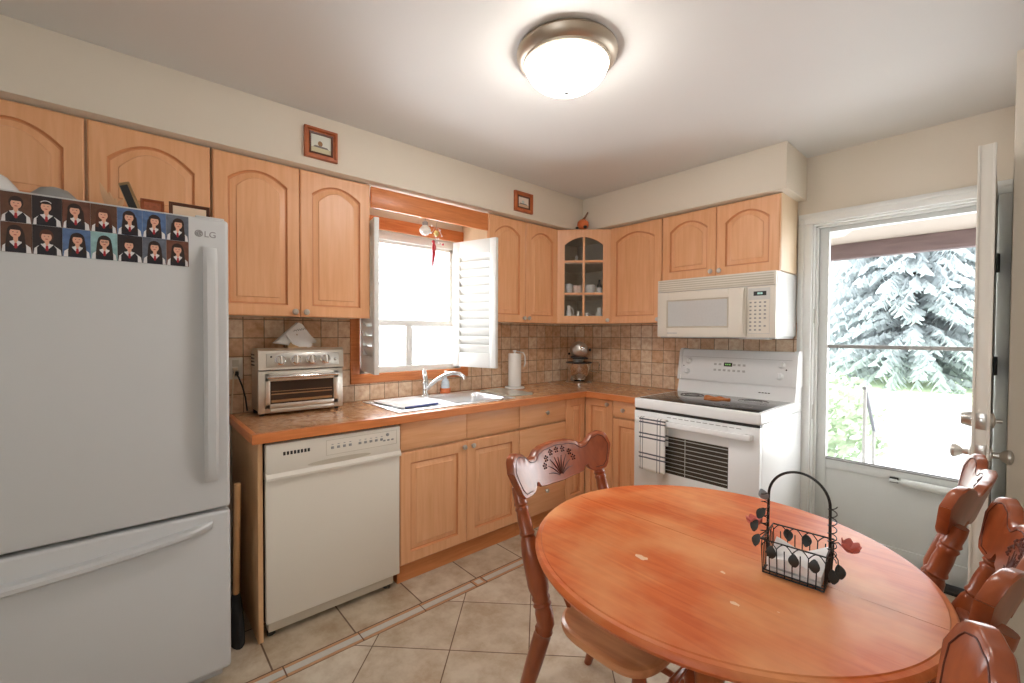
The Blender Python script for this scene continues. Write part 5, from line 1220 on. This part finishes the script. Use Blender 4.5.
ch.location = (1.778, -2.012, 0); ch.rotation_euler = (0, 0, -PI / 2 + 0.075)
dup(ch, (2.515, -1.334, 0), PI / 2 - 0.03, 'oak chair nearest the open garden door, crest seen end-on')
dup(ch, (2.588, -1.855, 0), PI / 2, 'oak chair at the right frame edge, between two others along the table')
dup(ch, (2.592, -2.600, 0), PI / 2 + 0.10, 'oak chair nearest the bottom right corner, only its crest lobe showing')

# ------------------------------------------------------------------ wire basket with napkins
BX, BY = 2.374, -1.938
t = thing('wire_basket', 'black wire basket with leaves and pink flowers on the table', 'basket', (BX, BY, TZ), 0.09)
ORG[t.name] = Vector((0, 0, 0))
z0, z1 = 0.004, 0.088
hw, hd_ = 0.064, 0.058; fl_ = 1.06
wr = MB(); rw = 0.0021
def rect(kx, ky, z): return [(-kx, -ky, z), (kx, -ky, z), (kx, ky, z), (-kx, ky, z)]
for z, k in ((z0, 1.0), (z0 + 0.007, 1.0), (z1, fl_)): wr.tube(rect(hw * k, hd_ * k, z), rw, 6, closed=True)
for i in range(5): wr.tube([(-hw, -hd_ + 2 * hd_ * i / 4, z0), (hw, -hd_ + 2 * hd_ * i / 4, z0)], 0.0013, 6)
n_ = 8
def ringpts(s, side):
    k = lambda z: 1 + (fl_ - 1) * (z - z0) / (z1 - z0)
    return k
for side in range(4):
    hwid = hw if side % 2 == 0 else hd_
    for i in range(n_ + 1):
        q_ = -1 + 2.0 * i / n_; top = z1 - 0.016
        def P(qq, z, side=side):
            k = 1 + (fl_ - 1) * (z - z0) / (z1 - z0)
            if side == 0: return (qq * hw * k, -hd_ * k, z)
            if side == 1: return (hw * k, qq * hd_ * k, z)
            if side == 2: return (qq * hw * k, hd_ * k, z)
            return (-hw * k, qq * hd_ * k, z)
        wr.tube([P(q_, z0), P(q_, top)], 0.0014, 6)
        if i < n_ and i % 2 == 0:
            q2 = q_ + 2.0 / n_ * 2; q2 = min(1, q2)
            wr.tube([P(q_ + (q2 - q_) * a / 8, top + 0.016 * math.sin(PI * a / 8)) for a in range(9)], 0.0013, 6)
build('wire_frame', wr, M['black'], t)
hpts = []
for i in range(25):
    a = PI * i / 24; hpts.append((-0.066 * math.cos(a), 0.0, 0.185 + 0.072 * math.sin(a)))
hpts = [(-0.066, 0, 0.004), (-0.067, 0, 0.09)] + hpts + [(0.067, 0, 0.09), (0.066, 0, 0.004)]
build('handle', MB().tube(hpts, 0.0033, 8), M['black'], t)
vn = MB()
for sg in (-1, 1):
    pts = []
    for i in range(70):
        a = i / 69.0; an = a * 2 * PI * 7; pts.append((sg * (0.068 + 0.004) + 0.009 * math.cos(an), -0.004 + 0.012 * math.sin(an) - 0.006, 0.06 + 0.135 * a))
    vn.tube(pts, 0.0012, 6)
    vn.tube([(sg * 0.068, 0, 0.10), (sg * 0.085, -0.014, 0.112), (sg * 0.100, -0.018, 0.10)], 0.0014, 6); vn.tube([(sg * 0.068, -0.004, 0.09), (sg * 0.086, -0.026, 0.075), (sg * 0.088, -0.03, 0.05)], 0.0014, 6)
build('vine', vn, M['black'], t)
def leafmesh(c, dirv, nrm, L, W_):
    c = Vector(c); d = Vector(dirv).normalized(); nn = Vector(nrm); nn = (nn - d * nn.dot(d)).normalized(); sdv = d.cross(nn); Ls = []
    for i in range(9):
        a = i / 8; wd = W_ * math.sin(PI * (0.04 + 0.92 * a)) ** 0.8; p = c + d * L * a + nn * 0.004 * math.sin(PI * a)
        Ls.append([p - sdv * wd - nn * 0.0006, p - nn * 0.002, p + sdv * wd - nn * 0.0006, p + sdv * wd + nn * 0.0006, p - nn * 0.0006, p - sdv * wd + nn * 0.0006])
    return MB().loft(Ls)
for (c, dv, nr) in (((-0.044, -0.064, 0.078), (0, 0, -1), (0, -1, 0)), ((0.004, -0.064, 0.074), (0.03, 0, -1), (0, -1, 0)), ((0.046, -0.064, 0.076), (0, 0, -1), (0, -1, 0)), ((-0.036, 0.064, 0.082), (0.15, 0, -1), (0, 1, 0)), ((0.010, 0.064, 0.080), (-0.1, 0, -1), (0, 1, 0)),
                    ((-0.072, -0.012, 0.150), (-0.5, -0.3, -1), (-0.5, -1, 0)), ((-0.088, -0.02, 0.118), (-0.2, -0.3, -1), (-0.5, -1, 0)), ((-0.080, -0.03, 0.085), (-0.2, -0.3, -0.8), (-0.5, -1, 0)), ((0.086, -0.02, 0.062), (0.2, -0.2, -1), (0.6, -1, 0)), ((0.076, -0.03, 0.050), (0.1, -0.2, -0.9), (0.6, -1, 0))):
    build('leaf', leafmesh(c, dv, nr, 0.032, 0.0115), M['leaf'], t)
build('leaf', leafmesh((-0.069, -0.006, 0.172), (-0.5, -0.2, 1), (0, -1, 0), 0.030, 0.012), M['greyleaf'], t, label='worn silver leaf')
for c in ((-0.094, -0.004, 0.098), (0.104, -0.016, 0.100)):
    fm = MB(); c = Vector(c)
    for k in range(6):
        a = 2 * PI * k / 6; d = Vector((math.cos(a) * 0.6 + (0.3 if c.x > 0 else -0.3), math.sin(a) * 0.6, 0.6))
        q_ = leafmesh(c - d.normalized() * 0.004, d, Vector((math.cos(a), math.sin(a), -0.6)), 0.034, 0.013); fm.add(q_.v, q_.f)
    fm.ball(c + Vector((0, 0, 0.004)), 0.007, 10)
    build('flower', fm, M['pink'], t, label='pink metal flower')
# napkins inside
nb = MB(); N = 16
for layer, (zb, hh_, ph) in enumerate(((0.0075, 0.016, 0.3), (0.026, 0.022, 1.4))):
    top_, bot_ = [], []
    for i in range(N + 1):
        for j in range(N + 1):
            u = -1 + 2 * i / N; v = -1 + 2 * j / N
            z = zb + hh_ * (0.55 + 0.45 * math.sin(u * 2.6 + ph) * math.cos(v * 1.9 + ph)) + (0.012 * max(0, v) + 0.012 * max(0, u * v)) * layer
            top_.append((u * 0.057, v * 0.051, z)); bot_.append((u * 0.057, v * 0.051, zb if layer == 0 else zb - 0.004))
    n1 = (N + 1) ** 2; fs_ = []
    for i in range(N):
        for j in range(N):
            a = i * (N + 1) + j; fs_.append([a, a + 1, a + N + 2, a + N + 1]); fs_.append([n1 + a, n1 + a + N + 1, n1 + a + N + 2, n1 + a + 1])
    for i in range(N):
        for (p_, q2) in ((i, i + 1), (N * (N + 1) + i, N * (N + 1) + i + 1)): fs_.append([p_, q2, n1 + q2, n1 + p_])
        for (p_, q2) in ((i * (N + 1), (i + 1) * (N + 1)), (i * (N + 1) + N, (i + 1) * (N + 1) + N)): fs_.append([p_, q2, n1 + q2, n1 + p_])
    nb.add(top_ + bot_, fs_)
nk = single('napkin_stack', nb, M['cloth'], 'crumpled white napkins lying in the wire basket', 'napkin')
nk.location = (BX, BY, TZ); nk.rotation_euler = (0, 0, 0.09)

# ------------------------------------------------------------------ outside
GZ = -0.30
M['conc'] = plain('pale_concrete', (168, 168, 170), 0.8, var=0.05, scale=2)
M['lawn'] = plain('pale_lawn', (164, 184, 146), 0.9, var=0.2, scale=6, bump=0.3)
M['siding'] = plain('white_siding', (196, 200, 206), 0.6, var=0.02)
M['fencew'] = plain('grey_fence_wood', (150, 148, 146), 0.8, var=0.1, scale=4)
M['spruce'] = plain('blue_spruce_needles', (178, 186, 188), 0.8, var=0.35, scale=5)
M['shrub'] = plain('shrub_leaves', (168, 186, 156), 0.8, var=0.35, scale=8)
M['bark'] = plain('bark', (96, 76, 64), 0.9, bump=0.5)
M['beam'] = wood('weathered_brown_beam', (88, 72, 72), (118, 100, 100), (2, 14, 14), 0.7, 0.0)
M['soffit'] = plain('porch_ceiling_boards', (176, 164, 152), 0.7)
struct('ground', MB().box((-14, 0.14, GZ - 0.1), (18, 11.5, GZ)), M['conc'])
struct('lawn', MB().box((-20, 11.5, GZ - 0.1), (20, 34, GZ + 0.01)), M['lawn'])
struct('porch_step', MB().box((1.5, 0.125, GZ), (3.2, 1.1, -0.03), 0.01), M['conc'])
single('porch_beam', MB().box((0.6, 1.16, 1.965), (4.2, 1.25, 2.085), 0.004), M['beam'], 'weathered brown porch beam outside the garden door', 'beam')
single('porch_post', MB().box((4.05, 1.15, GZ), (4.15, 1.25, 1.965), 0.006).box((0.65, 1.15, GZ), (0.75, 1.25, 1.965), 0.006), M['beam'], 'porch posts', 'post') if False else None
struct('porch_roof', MB().box((0.4, 0.125, 2.087), (4.4, 1.45, 2.14)), M['soffit'])
rl = thing('stair_railing', 'thin grey metal railing beside the porch step outside', 'railing', (1.98, 1.15, GZ))
for (xr, yr, zt_, zb_) in ((1.985, 1.12, 0.93, -0.30), (1.945, 1.75, 0.50, -0.30)):
    build('post', MB().tube([(xr, yr, zb_), (xr, yr, zt_)], 0.012, 8), M['grey'], rl)
M['rail'] = plain('grey_railing_paint', (104, 106, 112), 0.5)
build('handrail', MB().tube([(1.985, 1.08, 0.935), (1.985, 1.12, 0.935), (1.945, 1.75, 0.505), (1.945, 1.80, 0.48)], 0.014, 8), M['rail'], rl)
def plant(name, label, cat, loc, rx, ry, rz, n, ls, mat, stem=None, group=None, shape='bush'):
    t = thing(name, label, cat, loc, group=group); rnd = random.Random(hash((round(loc[0], 2), n)) % 1000 if False else n + int(loc[0] * 10))
    f = MB(); L = Vector(loc)
    for i in range(n):
        while True:
            p = Vector((rnd.uniform(-1, 1), rnd.uniform(-1, 1), rnd.uniform(-1, 1)))
            if p.length < 1: break
        c = L + Vector((p.x * rx, p.y * ry, rz + p.z * rz * 0.95 + 0.05)); d = Vector((rnd.uniform(-1, 1), rnd.uniform(-1, 1), rnd.uniform(-0.6, 1))).normalized(); sdv = d.orthogonal().normalized(); k = ls * rnd.uniform(0.6, 1.3)
        f.add([c - sdv * k * 0.3, c + d * k * 0.5 - sdv * k * 0.35, c + d * k, c + d * k * 0.5 + sdv * k * 0.35], [[0, 1, 2, 3]])
    build('foliage', f, mat, t)
    build('trunk', MB().tube([L, L + Vector((0, 0, rz * 1.2))], [0.03, 0.012], 8), M['bark'], t)
    return t
plant('shrub', 'pale leafy shrub just left of the porch railing', 'shrub', (1.35, 2.6, GZ), 0.55, 0.6, 0.62, 1500, 0.09, M['shrub'])
plant('shrub', 'bright green bush between the two spruces at the lawn edge', 'shrub', (-4.6, 12.6, GZ), 1.3, 0.7, 0.95, 1400, 0.22, M['shrub'])
plant('shrub', 'green bush at the left behind the patio', 'shrub', (-1.7, 9.5, GZ), 0.9, 0.7, 0.9, 1200, 0.2, M['shrub'])
# spruce with drooping layered branches
def spruce(label, bx_, by_, hgt, rad, seed, nb_):
    t = thing('spruce_tree', label, 'tree', (bx_, by_, GZ), group='spruces behind the lawn'); rnd = random.Random(seed); f = MB()
    for i in range(nb_):
        h_ = rnd.uniform(-0.02, 0.97); R_ = rad * (1 - h_) ** 0.8 * rnd.uniform(0.75, 1.08); a = rnd.uniform(0, 2 * PI); z = GZ + 0.5 + h_ * hgt
        d = Vector((math.cos(a), math.sin(a), 0)); sdv = Vector((-d.y, d.x, 0)); m_ = 12
        for k in range(2, m_):
            q_ = k / m_; p = Vector((bx_, by_, z)) + d * R_ * q_ + Vector((0, 0, -0.30 * R_ * q_ * q_ + 0.10 * R_ * q_))
            for sg in (-1, 1):
                w_ = 0.29 * (1 - 0.5 * q_) * rnd.uniform(0.7, 1.2); dr_ = rnd.uniform(-0.30, -0.05)
                e_ = p + sdv * sg * w_ + d * w_ * 0.6 + Vector((0, 0, dr_)); th_ = Vector((0, 0, 0.05 + 0.05 * rnd.random())) + d * 0.06
                f.add([p - th_, e_ - th_ * 0.3, e_ + th_ * 0.3, p + th_], [[0, 1, 2, 3]])
    build('foliage', f, M['spruce'], t); build('trunk', MB().tube([(bx_, by_, GZ), (bx_, by_, GZ + hgt)], [0.14, 0.03], 10), M['bark'], t)
spruce('big blue spruce filling the upper glass of the garden door', 0.6, 17.0, 9.5, 4.2, 3, 1500)
spruce('second spruce further left, half behind the door frame', -7.0, 19.0, 9.0, 3.6, 5, 700)
fn = thing('garden_fence', 'grey board fence along the far side of the lawn', 'fence', (0, 24.5, GZ))
fb = MB()
for i in range(90): fb.box((-14 + i * 0.25, 24.5, GZ), (-14 + i * 0.25 + 0.235, 24.53, GZ + 1.55))
build('boards', fb, M['fencew'], fn)
nh = thing('neighbour_house', 'white neighbouring house beyond the sink window', 'house', (-4.0, -1.5, GZ))
sd_ = MB()
for i in range(26): sd_.prism([(-3.6, -7, GZ + i * 0.2), (-3.575, -7, GZ + i * 0.2), (-3.6, -7, GZ + i * 0.2 + 0.2)], (0, 12, 0))
sd_.box((-3.9, -7, GZ), (-3.6, 5, GZ + 5.2))
build('siding', sd_, M['siding'], nh)
struct('side_yard', MB().box((-14, -9, GZ - 0.1), (-0.13, 0.14, GZ - 0.005)), M['conc'])
